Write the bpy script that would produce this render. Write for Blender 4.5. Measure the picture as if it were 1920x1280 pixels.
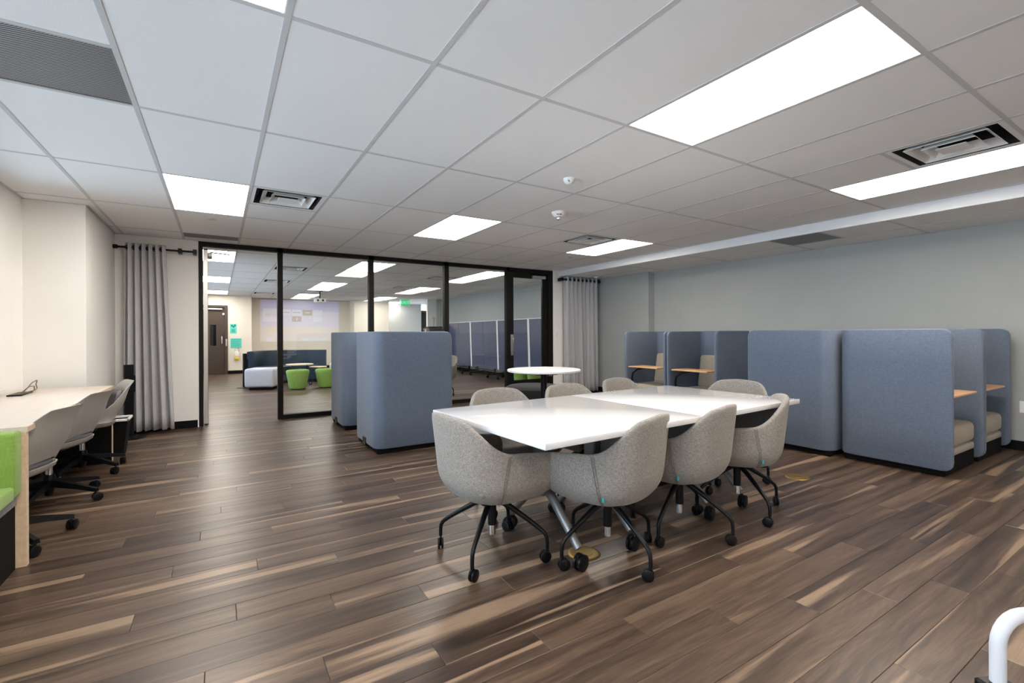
import bpy, bmesh, math, random
from mathutils import Matrix, Vector
random.seed(7)
PI = math.pi
for o in list(bpy.data.objects):
    bpy.data.objects.remove(o)
S = bpy.context.scene
C = S.collection

# ------------------------------------------------------------------ camera
YAW, HC = 0.5584, 1.2
cam = bpy.data.cameras.new('camera')
cam.sensor_width = 36.0
cam.sensor_fit = 'HORIZONTAL'
cam.lens = 879.42 * 36.0 / 1920.0
cam.shift_y = -(640 - 625.8) / 1920.0
cam.clip_start = 0.02
camo = bpy.data.objects.new('camera', cam)
C.objects.link(camo)
camo.matrix_world = Matrix.Translation((0, 0, HC)) @ Matrix.Rotation(-YAW, 4, 'Z') @ Matrix.Rotation(PI / 2, 4, 'X') @ Matrix.Rotation(-0.0044, 4, 'Z')
S.camera = camo

# ------------------------------------------------------------------ daylight and exposure
W = bpy.data.worlds.new('sky')
S.world = W
W.use_nodes = True
bg = W.node_tree.nodes['Background']
bg.inputs['Color'].default_value = (0.67, 0.82, 1.0, 1)
bg.inputs['Strength'].default_value = 8.6
LAMP = 21.5                      # radiance of the lit ceiling panels
LAMP_COL = (1.0, 0.915, 0.825, 1)
S.view_settings.view_transform = 'Standard'
S.view_settings.look = 'None'
S.view_settings.gamma = 1.0
S.view_settings.use_curve_mapping = False
S.view_settings.exposure = 0.0


def portal(name, loc, rot, sx, sy):
    l = bpy.data.lights.new(name, 'AREA')
    l.shape = 'RECTANGLE'
    l.size, l.size_y = sx, sy
    l.cycles.is_portal = True
    o = bpy.data.objects.new(name, l)
    o.location, o.rotation_euler = loc, rot
    C.objects.link(o)


portal('window_portal', (-1.63, 2.14, 1.57), (0, -PI / 2, 0), 1.58, 6.28)
portal('window_portal', (-1.63, 12.2, 1.55), (0, -PI / 2, 0), 1.5, 7.2)

# ------------------------------------------------------------------ materials
M = {}


def nmat(name, col, rough=0.6, metal=0.0, spec=0.5):
    m = bpy.data.materials.new(name)
    m.use_nodes = True
    b = m.node_tree.nodes['Principled BSDF']
    b.inputs['Base Color'].default_value = (*col, 1)
    b.inputs['Roughness'].default_value = rough
    b.inputs['Metallic'].default_value = metal
    b.inputs['Specular IOR Level'].default_value = spec
    M[name] = m
    return m


def N(m, t, **kw):
    n = m.node_tree.nodes.new(t)
    for k, v in kw.items():
        if k in ('operation', 'data_type', 'blend_type', 'noise_dimensions', 'wave_type', 'bands_direction'):
            setattr(n, k, v)
        else:
            n.inputs[k].default_value = v
    return n


def L(m, a, ao, b, bi):
    m.node_tree.links.new(a.outputs[ao], b.inputs[bi])


def ramp(m, stops):
    r = m.node_tree.nodes.new('ShaderNodeValToRGB')
    e = r.color_ramp.elements
    while len(e) < len(stops):
        e.new(0.5)
    for i, (p, c) in enumerate(stops):
        e[i].position = p
        e[i].color = (*c, 1)
    return r


def noisy(name, c1, c2, scale, rough=0.8, bump=0.0, bscale=None, stretch=None, spec=0.3, detail=3.0, lo=0.35, hi=0.65):
    """surface with colour noise and fine relief, in object space"""
    m = nmat(name, c1, rough, 0, spec)
    b = m.node_tree.nodes['Principled BSDF']
    tc = N(m, 'ShaderNodeTexCoord')
    mp = N(m, 'ShaderNodeMapping')
    if stretch:
        mp.inputs['Scale'].default_value = stretch
    L(m, tc, 'Object', mp, 'Vector')
    n = N(m, 'ShaderNodeTexNoise', Scale=scale, Detail=detail)
    L(m, mp, 'Vector', n, 'Vector')
    r = ramp(m, [(lo, c1), (hi, c2)])
    L(m, n, 'Fac', r, 'Fac')
    L(m, r, 'Color', b, 'Base Color')
    if bump:
        n2 = N(m, 'ShaderNodeTexNoise', Scale=bscale or scale, Detail=2.0)
        L(m, mp, 'Vector', n2, 'Vector')
        bp = N(m, 'ShaderNodeBump', Strength=bump, Distance=0.002)
        L(m, n2, 'Fac', bp, 'Height')
        L(m, bp, 'Normal', b, 'Normal')
    return m


def woven(name, c1, c2, scale=420.0, rough=0.9, bump=0.35, streak=18.0):
    """woven upholstery: two stretched noises crossed, as warp and weft"""
    m = nmat(name, c1, rough, 0, 0.15)
    b = m.node_tree.nodes['Principled BSDF']
    b.inputs['Sheen Weight'].default_value = 0.15
    tc = N(m, 'ShaderNodeTexCoord')
    outs = []
    for sc in ((1.0, 1.0, 1 / streak), (1 / streak, 1 / streak, 1.0)):
        mp = N(m, 'ShaderNodeMapping')
        mp.inputs['Scale'].default_value = sc
        L(m, tc, 'Object', mp, 'Vector')
        n = N(m, 'ShaderNodeTexNoise', Scale=scale, Detail=2.0)
        L(m, mp, 'Vector', n, 'Vector')
        outs.append(n)
    mx = N(m, 'ShaderNodeMath', operation='ADD')
    L(m, outs[0], 'Fac', mx, 0)
    L(m, outs[1], 'Fac', mx, 1)
    r = ramp(m, [(0.38, c1), (0.62, c2)])
    hf = N(m, 'ShaderNodeMath', operation='MULTIPLY')
    hf.inputs[1].default_value = 0.5
    L(m, mx, 0, hf, 0)
    L(m, hf, 0, r, 'Fac')
    L(m, r, 'Color', b, 'Base Color')
    bp = N(m, 'ShaderNodeBump', Strength=bump, Distance=0.001)
    L(m, hf, 0, bp, 'Height')
    L(m, bp, 'Normal', b, 'Normal')
    return m


def wood(name, c1, c2, axis=0, rough=0.45, scale=3.0):
    m = nmat(name, c1, rough, 0, 0.4)
    b = m.node_tree.nodes['Principled BSDF']
    tc = N(m, 'ShaderNodeTexCoord')
    mp = N(m, 'ShaderNodeMapping')
    s = [14.0, 14.0, 14.0]
    s[axis] = 0.8
    mp.inputs['Scale'].default_value = s
    L(m, tc, 'Object', mp, 'Vector')
    n = N(m, 'ShaderNodeTexNoise', Scale=scale, Detail=5.0, Distortion=0.4)
    L(m, mp, 'Vector', n, 'Vector')
    r = ramp(m, [(0.3, c1), (0.7, c2)])
    L(m, n, 'Fac', r, 'Fac')
    L(m, r, 'Color', b, 'Base Color')
    return m


noisy('wall_white', (0.83, 0.815, 0.785), (0.85, 0.835, 0.805), 3.0, 0.85, 0.08, 260)
noisy('wall_grey', (0.37, 0.385, 0.375), (0.385, 0.40, 0.39), 3.0, 0.85, 0.08, 260)
noisy('wall_cream', (0.72, 0.68, 0.59), (0.74, 0.70, 0.61), 3.0, 0.85, 0.05, 200)
noisy('ceiling_tile', (0.80, 0.79, 0.78), (0.85, 0.84, 0.83), 220.0, 0.95, 0.35, 320, detail=4)
nmat('ceiling_slab', (0.7, 0.69, 0.68), 0.95)
nmat('grid_white', (0.56, 0.555, 0.55), 0.6)
nmat('frame_white', (0.78, 0.77, 0.75), 0.5)
nmat('soffit_white', (0.72, 0.73, 0.75), 0.7)
nmat('black_metal', (0.004, 0.004, 0.005), 0.36, 0, 0.22)
nmat('frame_black', (0.006, 0.005, 0.0045), 0.5, 0, 0.22)
nmat('black_plastic', (0.004, 0.004, 0.005), 0.36, 0, 0.22)
nmat('black_matte', (0.006, 0.006, 0.006), 0.8, 0, 0.12)
nmat('chrome', (0.75, 0.75, 0.76), 0.12, 1.0)
nmat('steel', (0.55, 0.54, 0.53), 0.35, 0.9)
nmat('silver_paint', (0.25, 0.25, 0.255), 0.4, 0.6)
nmat('white_laminate', (0.70, 0.70, 0.71), 0.055, 0, 0.5)
nmat('white_edge', (0.78, 0.78, 0.79), 0.35, 0, 0.4)
nmat('white_tube', (0.58, 0.59, 0.63), 0.35, 0, 0.4)
nmat('white_plastic', (0.78, 0.78, 0.76), 0.4)
nmat('grey_plastic', (0.335, 0.32, 0.295), 0.42, 0, 0.4)
nmat('brass', (0.30, 0.21, 0.065), 0.42, 0.9)
nmat('teal', (0.02, 0.30, 0.32), 0.6)
nmat('red_mark', (0.6, 0.03, 0.03), 0.6)
nmat('thread', (0.16, 0.145, 0.125), 0.9)
nmat('sub_floor', (0.02, 0.014, 0.01), 0.9)
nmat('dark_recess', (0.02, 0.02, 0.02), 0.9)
nmat('door_brown', (0.062, 0.046, 0.035), 0.5, 0, 0.3)
nmat('sign_teal', (0.10, 0.62, 0.50), 0.6)
nmat('sign_dark', (0.02, 0.13, 0.12), 0.6)
nmat('sign_mid', (0.05, 0.40, 0.34), 0.6)
nmat('yellow', (0.75, 0.55, 0.02), 0.5)
nmat('tan_piping', (0.42, 0.20, 0.07), 0.5)
nmat('panel_blue', (0.058, 0.072, 0.13), 0.12, 0, 0.5)
nmat('copier_black', (0.016, 0.015, 0.014), 0.5)
nmat('cable', (0.18, 0.12, 0.06), 0.6)
woven('chair_fabric', (0.15, 0.135, 0.12), (0.34, 0.31, 0.28), 620, streak=9)
woven('chair_seat', (0.16, 0.145, 0.125), (0.30, 0.275, 0.24), 620, streak=9)
woven('pod_fabric', (0.088, 0.112, 0.156), (0.141, 0.174, 0.230), 620, bump=0.3, streak=9)
woven('pod_inner', (0.14, 0.17, 0.225), (0.195, 0.23, 0.29), 330, bump=0.2)
woven('taupe_fabric', (0.26, 0.225, 0.175), (0.34, 0.30, 0.24), 330, bump=0.2)
woven('curtain_fabric', (0.43, 0.43, 0.45), (0.55, 0.55, 0.57), 420, bump=0.2, streak=9)
woven('green_fabric', (0.19, 0.32, 0.06), (0.26, 0.41, 0.09), 360, bump=0.25)
woven('grey_pad', (0.14, 0.14, 0.15), (0.22, 0.22, 0.235), 360, bump=0.25)
woven('charcoal_fabric', (0.010, 0.0105, 0.012), (0.02, 0.021, 0.024), 360, bump=0.25)
woven('pale_fabric', (0.40, 0.41, 0.47), (0.48, 0.49, 0.55), 300, bump=0.15)
nmat('navy_vinyl', (0.011, 0.024, 0.042), 0.5, 0, 0.25)
wood('pale_wood', (0.62, 0.46, 0.31), (0.72, 0.56, 0.40), 1)
wood('tablet_wood', (0.50, 0.29, 0.15), (0.62, 0.38, 0.21), 1)
wood('desk_top', (0.60, 0.52, 0.44), (0.67, 0.59, 0.51), 1, 0.3)


def emit(name, col, st):
    m = nmat(name, (0, 0, 0), 0.5)
    b = m.node_tree.nodes['Principled BSDF']
    b.inputs['Emission Color'].default_value = col
    b.inputs['Emission Strength'].default_value = st
    return m


emit('lamp_panel', LAMP_COL, LAMP)
emit('exit_green', (0.0, 0.75, 0.25, 1), 0.9)
emit('exit_letter', (0.6, 1.0, 0.75, 1), 1.0)


def glass():
    m = bpy.data.materials.new('pane_glass')
    m.use_nodes = True
    nt = m.node_tree
    nt.nodes.clear()
    out = nt.nodes.new('ShaderNodeOutputMaterial')
    mix = nt.nodes.new('ShaderNodeMixShader')
    tr = nt.nodes.new('ShaderNodeBsdfTransparent')
    tr.inputs['Color'].default_value = (0.93, 0.95, 0.95, 1)
    gl = nt.nodes.new('ShaderNodeBsdfGlossy')
    gl.inputs['Roughness'].default_value = 0.0
    fr = nt.nodes.new('ShaderNodeFresnel')
    fr.inputs['IOR'].default_value = 1.5
    nt.links.new(fr.outputs[0], mix.inputs[0])
    nt.links.new(tr.outputs[0], mix.inputs[1])
    nt.links.new(gl.outputs[0], mix.inputs[2])
    nt.links.new(mix.outputs[0], out.inputs[0])
    M['glass'] = m


glass()


def grille_mat():
    m = nmat('grille', (0.2, 0.2, 0.2), 0.5)
    b = m.node_tree.nodes['Principled BSDF']
    tc = N(m, 'ShaderNodeTexCoord')
    w = N(m, 'ShaderNodeTexWave', Scale=48.0)
    w.bands_direction = 'DIAGONAL'
    L(m, tc, 'Object', w, 'Vector')
    r = ramp(m, [(0.35, (0.035, 0.036, 0.038)), (0.7, (0.33, 0.33, 0.34))])
    L(m, w, 'Fac', r, 'Fac')
    L(m, r, 'Color', b, 'Base Color')


grille_mat()

# floor planks: rows along X, width PW, length PL; the shader uses the same layout to give each plank its own figure
PW, PL, PY0 = 0.1435, 1.22, 1.0


def row_off(r):
    t = r * 0.6957 + 0.787
    return (t - math.floor(t)) * PL


def floor_mat():
    m = nmat('walnut_plank', (0.15, 0.1, 0.07), 0.38, 0, 0.5)
    b = m.node_tree.nodes['Principled BSDF']
    g = N(m, 'ShaderNodeNewGeometry')
    sp = N(m, 'ShaderNodeSeparateXYZ')
    L(m, g, 'Position', sp, 0)

    def ma(op, a, bv=None):
        n = N(m, 'ShaderNodeMath', operation=op)
        for i, x in enumerate((a, bv)):
            if x is None:
                continue
            if isinstance(x, (int, float)):
                n.inputs[i].default_value = x
            else:
                m.node_tree.links.new(x, n.inputs[i])
        return n.outputs[0]
    X, Y = sp.outputs[0], sp.outputs[1]
    row = ma('FLOOR', ma('DIVIDE', ma('SUBTRACT', Y, PY0), PW))
    off = ma('MULTIPLY', ma('FRACT', ma('ADD', ma('MULTIPLY', row, 0.6957), 0.787)), PL)
    col = ma('FLOOR', ma('DIVIDE', ma('SUBTRACT', X, off), PL))
    cv = N(m, 'ShaderNodeCombineXYZ')
    m.node_tree.links.new(row, cv.inputs[0])
    m.node_tree.links.new(col, cv.inputs[1])
    wn = N(m, 'ShaderNodeTexWhiteNoise')
    wn.noise_dimensions = '3D'
    L(m, cv, 0, wn, 'Vector')
    rnd = wn.outputs['Value']
    # plank-local coordinates, shifted at random so that no two planks share a figure
    ws = N(m, 'ShaderNodeSeparateColor')
    L(m, wn, 'Color', ws, 0)
    px = ma('ADD', X, ma('MULTIPLY', ws.outputs[0], 40.0))
    py = ma('ADD', Y, ma('MULTIPLY', ws.outputs[1], 40.0))

    def vec(sx, sy):
        c = N(m, 'ShaderNodeCombineXYZ')
        m.node_tree.links.new(ma('MULTIPLY', px, sx), c.inputs[0])
        m.node_tree.links.new(ma('MULTIPLY', py, sy), c.inputs[1])
        return c
    warp = N(m, 'ShaderNodeTexNoise', Scale=1.0, Detail=2.0)
    L(m, vec(2.2, 5.0), 0, warp, 'Vector')
    v2 = vec(0.42, 11.0)
    add = N(m, 'ShaderNodeVectorMath', operation='MULTIPLY_ADD')
    L(m, warp, 'Color', add, 0)
    add.inputs[1].default_value = (0.2, 1.1, 0)
    L(m, v2, 0, add, 2)
    streak = N(m, 'ShaderNodeTexNoise', Scale=1.0, Detail=5.0, Roughness=0.6)
    L(m, add, 0, streak, 'Vector')
    # cathedral grain: bands of a warped field
    v3 = vec(0.9, 9.0)
    big = N(m, 'ShaderNodeTexNoise', Scale=1.0, Detail=1.0, Distortion=0.35)
    L(m, v3, 0, big, 'Vector')
    rings = ma('SINE', ma('MULTIPLY', big.outputs['Fac'], 95.0))
    fine = N(m, 'ShaderNodeTexNoise', Scale=1.0, Detail=4.0, Roughness=0.65)
    L(m, vec(7.0, 150.0), 0, fine, 'Vector')
    med = N(m, 'ShaderNodeTexNoise', Scale=1.0, Detail=4.0, Roughness=0.6)
    L(m, vec(2.6, 46.0), 0, med, 'Vector')
    base = ramp(m, [(0.18, (0.025, 0.0155, 0.0105)), (0.40, (0.054, 0.034, 0.023)), (0.55, (0.086, 0.055, 0.037)), (0.72, (0.128, 0.085, 0.057)), (0.95, (0.18, 0.123, 0.083))])
    f = ma('ADD', ma('MULTIPLY', ma('SUBTRACT', streak.outputs['Fac'], 0.5), 1.35), 0.48)
    f = ma('ADD', f, ma('MULTIPLY', ma('SUBTRACT', rnd, 0.5), 0.20))
    f = ma('ADD', f, ma('MULTIPLY', rings, 0.035))
    f = ma('ADD', f, ma('MULTIPLY', ma('SUBTRACT', med.outputs['Fac'], 0.5), 0.42))
    f = ma('ADD', f, ma('MULTIPLY', ma('SUBTRACT', fine.outputs['Fac'], 0.5), 0.40))
    m.node_tree.links.new(f, base.inputs[0])
    # pale sapwood streaks
    sap = N(m, 'ShaderNodeTexNoise', Scale=1.0, Detail=3.0, Roughness=0.5, Distortion=0.15)
    L(m, vec(0.36, 8.5), 0, sap, 'Vector')
    sf = ma('ADD', sap.outputs['Fac'], ma('MULTIPLY', ma('SUBTRACT', med.outputs['Fac'], 0.5), 0.07))
    sm = ramp(m, [(0.585, (0, 0, 0)), (0.64, (1, 1, 1))])
    m.node_tree.links.new(sf, sm.inputs[0])
    mixc = N(m, 'ShaderNodeMix')
    mixc.data_type = 'RGBA'
    L(m, sm, 'Color', mixc, 0)
    m.node_tree.links.new(base.outputs[0], mixc.inputs[6])
    pale = ramp(m, [(0.2, (0.17, 0.113, 0.073)), (0.8, (0.31, 0.215, 0.145))])
    L(m, fine, 'Fac', pale, 'Fac')
    m.node_tree.links.new(pale.outputs[0], mixc.inputs[7])
    m.node_tree.links.new(mixc.outputs[2], b.inputs['Base Color'])
    m.node_tree.links.new(ma('ADD', ma('MULTIPLY', fine.outputs['Fac'], 0.16), 0.27), b.inputs['Roughness'])
    bp = N(m, 'ShaderNodeBump', Strength=0.12, Distance=0.001)
    L(m, fine, 'Fac', bp, 'Height')
    L(m, bp, 'Normal', b, 'Normal')


floor_mat()

# ------------------------------------------------------------------ mesh helpers


class MB:
    def __init__(s):
        s.v, s.f = [], []

    def add(s, vs, fs, mat=None):
        n = len(s.v)
        for p in vs:
            p = Vector(p)
            s.v.append(tuple(mat @ p) if mat else tuple(p))
        for f in fs:
            s.f.append([i + n for i in f])
        return s

    def box(s, x0, x1, y0, y1, z0, z1, mat=None):
        return s.add([(x0, y0, z0), (x1, y0, z0), (x1, y1, z0), (x0, y1, z0), (x0, y0, z1), (x1, y0, z1), (x1, y1, z1), (x0, y1, z1)],
                     [(0, 3, 2, 1), (4, 5, 6, 7), (0, 1, 5, 4), (1, 2, 6, 5), (2, 3, 7, 6), (3, 0, 4, 7)], mat)

    def rbox(s, x0, x1, y0, y1, z0, z1, r=0.01, seg=2, mat=None):
        bm = bmesh.new()
        bmesh.ops.create_cube(bm, size=1.0)
        for v in bm.verts:
            v.co = Vector(((x0 + x1) / 2 + v.co.x * (x1 - x0), (y0 + y1) / 2 + v.co.y * (y1 - y0), (z0 + z1) / 2 + v.co.z * (z1 - z0)))
        bmesh.ops.bevel(bm, geom=bm.edges[:], offset=r, segments=seg, profile=0.5, affect='EDGES')
        bm.verts.index_update()
        s.add([v.co.copy() for v in bm.verts], [[v.index for v in f.verts] for f in bm.faces], mat)
        bm.free()
        return s

    def tube(s, pts, r, n=10, mat=None, cap=True):
        pts = [Vector(p) for p in pts]
        rs = r if isinstance(r, (list, tuple)) else [r] * len(pts)
        vs, fs = [], []
        t0 = (pts[1] - pts[0]).normalized()
        up = Vector((0, 0, 1)) if abs(t0.z) < 0.9 else Vector((1, 0, 0))
        u = t0.cross(up).normalized()
        for i, p in enumerate(pts):
            if i == 0:
                t = t0
            elif i == len(pts) - 1:
                t = (pts[i] - pts[i - 1]).normalized()
            else:
                t = ((pts[i] - pts[i - 1]).normalized() + (pts[i + 1] - pts[i]).normalized()).normalized()
            u = (u - t * u.dot(t)).normalized()
            w = t.cross(u)
            for k in range(n):
                a = 2 * PI * k / n
                vs.append(p + (u * math.cos(a) + w * math.sin(a)) * rs[i])
        for i in range(len(pts) - 1):
            for k in range(n):
                a, b = i * n + k, i * n + (k + 1) % n
                fs.append((a, b, b + n, a + n))
        if cap:
            fs.append(tuple(reversed(range(n))))
            m = (len(pts) - 1) * n
            fs.append(tuple(range(m, m + n)))
        return s.add(vs, fs, mat)

    def lathe(s, prof, n=20, mat=None):
        vs, fs = [], []
        for r, z in prof:
            for k in range(n):
                a = 2 * PI * k / n
                vs.append((r * math.cos(a), r * math.sin(a), z))
        for i in range(len(prof) - 1):
            for k in range(n):
                a, b = i * n + k, i * n + (k + 1) % n
                fs.append((a, b, b + n, a + n))
        fs.append(tuple(reversed(range(n))))
        m = (len(prof) - 1) * n
        fs.append(tuple(range(m, m + n)))
        return s.add(vs, fs, mat)

    def grid(s, rows, closed=False, mat=None):
        n = len(rows[0])
        vs = [p for r in rows for p in r]
        fs = []
        for i in range(len(rows) - 1):
            for k in range(n if closed else n - 1):
                a, b = i * n + k, i * n + (k + 1) % n
                fs.append((a, b, b + n, a + n))
        return s.add(vs, fs, mat)

    def prism(s, poly, z0, z1, mat=None):
        n = len(poly)
        return s.add([(x, y, z0) for x, y in poly] + [(x, y, z1) for x, y in poly],
                     [tuple(reversed(range(n))), tuple(range(n, 2 * n))] + [(i, (i + 1) % n, n + (i + 1) % n, n + i) for i in range(n)], mat)

    def mesh(s, name, mat, smooth=True, ang=40):
        me = bpy.data.meshes.new(name)
        me.from_pydata(s.v, [], s.f)
        if mat:
            me.materials.append(M[mat])
        me.validate()
        bm = bmesh.new()
        bm.from_mesh(me)
        bmesh.ops.recalc_face_normals(bm, faces=bm.faces)
        bm.to_mesh(me)
        bm.free()
        if smooth:
            me.shade_smooth()
            me.set_sharp_from_angle(angle=math.radians(ang))
        return me

    def obj(s, name, mat, parent=None, loc=None, rotz=0, smooth=True, ang=40):
        return link(name, s.mesh(name, mat, smooth, ang), parent, loc, rotz)


def link(name, me, parent=None, loc=None, rotz=0):
    o = bpy.data.objects.new(name, me)
    C.objects.link(o)
    if parent:
        o.parent = parent
    if loc:
        o.location = loc
    if rotz:
        o.rotation_euler = (0, 0, rotz)
    return o


def tag(o, label, cat, group=None, kind=None):
    o['label'] = label
    o['category'] = cat
    if group:
        o['group'] = group
    if kind:
        o['kind'] = kind
    return o


def thing(name, label, cat, loc=(0, 0, 0), rotz=0, group=None):
    o = bpy.data.objects.new(name, None)
    o.empty_display_size = 0.1
    C.objects.link(o)
    o.location = loc
    o.rotation_euler = (0, 0, rotz)
    return tag(o, label, cat, group)


def copy_tree(o, parent=None):
    c = o.copy()
    C.objects.link(c)
    c.parent = parent
    for ch in list(o.children):
        copy_tree(ch, c)
    return c


def dup(root, label, loc, rotz, group=None):
    r = copy_tree(root)
    r.location = loc
    r.rotation_euler = (0, 0, rotz)
    r['label'] = label
    if group:
        r['group'] = group
    return r


def struct(o, label=None, cat=None):
    o['kind'] = 'structure'
    if label:
        o['label'] = label
        o['category'] = cat
    return o


def T(x, y, z):
    return Matrix.Translation((x, y, z))


def R(a, ax):
    return Matrix.Rotation(a, 4, ax)


def text_obj(name, body, size, mat, parent, mw, depth=0.001):
    cu = bpy.data.curves.new('txt', 'FONT')
    cu.body, cu.size, cu.extrude = body, size, depth
    cu.align_x, cu.align_y = 'CENTER', 'CENTER'
    t = bpy.data.objects.new('txt', cu)
    C.objects.link(t)
    bpy.context.view_layer.update()
    me = bpy.data.meshes.new_from_object(t.evaluated_get(bpy.context.evaluated_depsgraph_get()))
    bpy.data.objects.remove(t)
    bpy.data.curves.remove(cu)
    me.transform(mw)
    me.materials.clear()
    me.materials.append(M[mat])
    return link(name, me, parent)


# ------------------------------------------------------------------ layout constants
ZC = 2.441            # ceiling height
ZL = 2.33             # lowered ceiling by the right wall
YG = 7.45             # glass partition plane
YB = -3.0             # wall behind the camera
YF = 17.9             # far wall of the room beyond the glass
XL, XR = -1.5, 6.88
XS = 5.72             # drop in the ceiling
GX0, GY0, TW, TL = 0.2326, 0.7906, 0.61, 1.22

# ------------------------------------------------------------------ floor
fl = struct(MB().box(-1.8, 7.2, YB - .2, 23, -0.12, -0.0085).obj('floor', 'sub_floor', smooth=False), 'dark walnut plank floor running through both rooms', 'floor')
cache = {}


def plank_mb(l, w, mb=None, mat=None):
    mb = mb or MB()
    g, c, h = 0.0006, 0.0016, 0.008
    x, y = l / 2 - g, w / 2 - g
    vs = [(-x, -y, -h), (x, -y, -h), (x, y, -h), (-x, y, -h), (-x, -y, -c * .6), (x, -y, -c * .6), (x, y, -c * .6), (-x, y, -c * .6),
          (-x + c, -y + c, 0), (x - c, -y + c, 0), (x - c, y - c, 0), (-x + c, y - c, 0)]
    fs = [(0, 1, 5, 4), (1, 2, 6, 5), (2, 3, 7, 6), (3, 0, 4, 7), (4, 5, 9, 8), (5, 6, 10, 9), (6, 7, 11, 10), (7, 4, 8, 11), (8, 9, 10, 11)]
    return mb.add(vs, fs, mat)


def project(x, y, z=0.0):
    c, s = math.cos(YAW), math.sin(YAW)
    d = s * x + c * y
    if d < 0.3:
        return None
    return 960 + 879.4 * (c * x - s * y) / d, 625.8 - 879.4 * (z - HC) / d, d


planks = []
for r in range(int((YB - PY0) / PW) - 1, int((YF + 2.5 - PY0) / PW) + 1):
    y0 = PY0 + r * PW
    o = row_off(r)
    for k in range(-3, 8):
        a, b = o + k * PL, o + (k + 1) * PL
        a, b = max(a, -1.5), min(b, 6.9)
        if b - a < 0.03:
            continue
        area = 0
        for q in range(9):
            p = project(a + (b - a) * q / 8, y0 + PW / 2)
            if p and -20 < p[0] < 1940 and p[1] < 1300 and y0 < YG - .2:
                area += (b - a) / 9 * PW / p[2] ** 3
        planks.append((area, (a + b) / 2, y0 + PW / 2, b - a))
planks.sort(key=lambda t: -t[0])
rest = MB()
for i, (ar, x, y, l) in enumerate(planks):
    if i < 300 and ar > 0:
        key = round(l, 3)
        if key not in cache:
            cache[key] = plank_mb(l, PW).mesh('plank', 'walnut_plank', False)
        link('plank', cache[key], fl, (x, y, 0))
    else:
        plank_mb(l, PW, rest, T(x, y, 0))
o = rest.obj('further_planks', 'walnut_plank', fl, smooth=False)
o['kind'] = 'stuff'

# ------------------------------------------------------------------ walls
WIN1 = (-1.0, 5.28, 0.78, 2.36)
WIN2 = (8.6, 15.8, 0.80, 2.30)


def wall_with_window(name, x0, x1, ya, yb, win, mat, label):
    y0, y1, z0, z1 = win
    m = MB()
    m.box(x0, x1, ya, y0, 0, 2.6).box(x0, x1, y1, yb, 0, 2.6).box(x0, x1, y0, y1, 0, z0).box(x0, x1, y0, y1, z1, 2.6)
    return struct(m.obj(name, mat, smooth=False), label, 'wall')


wall_with_window('wall_left', -1.72, XL, YB, 5.92, WIN1, 'wall_white', 'white painted wall with the window bay beside the long desk')
wall_with_window('wall_left', -1.72, XL, 5.92, YF + 1, WIN2, 'wall_white', 'white side wall of the far lounge behind the glass')


def window(n, win, panes, label):
    y0, y1, z0, z1 = win
    w = struct(MB().box(-1.70, -1.53, y0, y1, z0, z0 + .05).box(-1.70, -1.53, y0, y1, z1 - .05, z1).box(-1.70, -1.53, y0, y0 + .05, z0, z1).box(-1.70, -1.53, y1 - .05, y1, z0, z1)
               .obj('window_%d' % n, 'frame_white', smooth=False), label, 'window')
    for k in range(panes):
        a = y0 + .05 + (y1 - y0 - .1) * k / panes
        b = y0 + .05 + (y1 - y0 - .1) * (k + 1) / panes
        if k:
            MB().box(-1.66, -1.58, a - .025, a + .025, z0 + .05, z1 - .05).obj('mullion', 'frame_white', w, smooth=False)
        MB().box(-1.625, -1.619, a, b, z0 + .05, z1 - .05).obj('pane', 'glass', w, smooth=False)
    MB().box(-1.72, -1.44, y0 - .03, y1 + .03, z0 - .03, z0).obj('window_sill', 'frame_white', w, smooth=False)


window(1, WIN1, 4, 'long window in the left wall beside the desk')
window(2, WIN2, 5, 'window of the far lounge beyond the glass partition')

struct(MB().box(-1.72, -1.07, 5.92, YG + .06, 0, 2.6).obj('wall_pier', 'wall_white', smooth=False), 'white boxed wall projection behind the far end of the desk', 'wall')
struct(MB().box(-1.07, -0.226, YG - .06, YG + .06, 0, 2.6).obj('wall_partition_left', 'wall_white', smooth=False), 'white wall piece behind the left curtain', 'wall')
struct(MB().box(5.578, 6.72, YG - .06, YG + .06, 0, 2.6).obj('wall_partition_right', 'wall_white', smooth=False), 'white wall piece behind the right curtain', 'wall')
struct(MB().box(XR, XR + .15, YB, 6.0, 0, 2.6).obj('wall_right', 'wall_grey', smooth=False), 'long grey wall behind the seating pods', 'wall')
struct(MB().box(6.72, XR + .15, 6.0, YG + .06, 0, 2.6).obj('wall_right_pier', 'wall_grey', smooth=False), 'grey projecting wall section beside the right curtain', 'wall')
struct(MB().box(-1.8, XR + .15, YB - .15, YB, 0, 2.6).obj('wall_back', 'wall_white', smooth=False), 'white wall behind the viewer', 'wall')
# far lounge
struct(MB().box(6.78, 6.95, YG + .06, 16.2, 0, 2.6).obj('wall_far_right', 'wall_grey', smooth=False), 'grey wall of the far lounge behind the folded tables', 'wall')
fw = MB().box(-1.8, -0.62, 17.0, 17.15, 0, 2.6).box(0.20, 0.88, 17.0, 17.15, 0, 2.6).box(-0.62, 0.20, 17.0, 17.15, 2.1, 2.6).box(0.78, 0.88, 17.15, YF, 0, 2.6).box(-0.62, .20, 17.12, 17.15, 0, 2.1)  # last thin box is unseen, added behind the door to block sky glow
struct(fw.obj('wall_far_left', 'wall_cream', smooth=False), 'cream wall holding the brown door and green notices', 'wall')
struct(MB().box(0.80, 4.2, YF, YF + .15, 0, 2.6).obj('wall_far', 'wall_cream', smooth=False), 'pale far wall that carries the projected picture', 'wall')
struct(MB().box(4.1, 5.36, 17.2, YF + .15, 0, 2.6).obj('wall_far_pier', 'wall_cream', smooth=False), 'cream projecting wall beside the corridor', 'wall')
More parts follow.
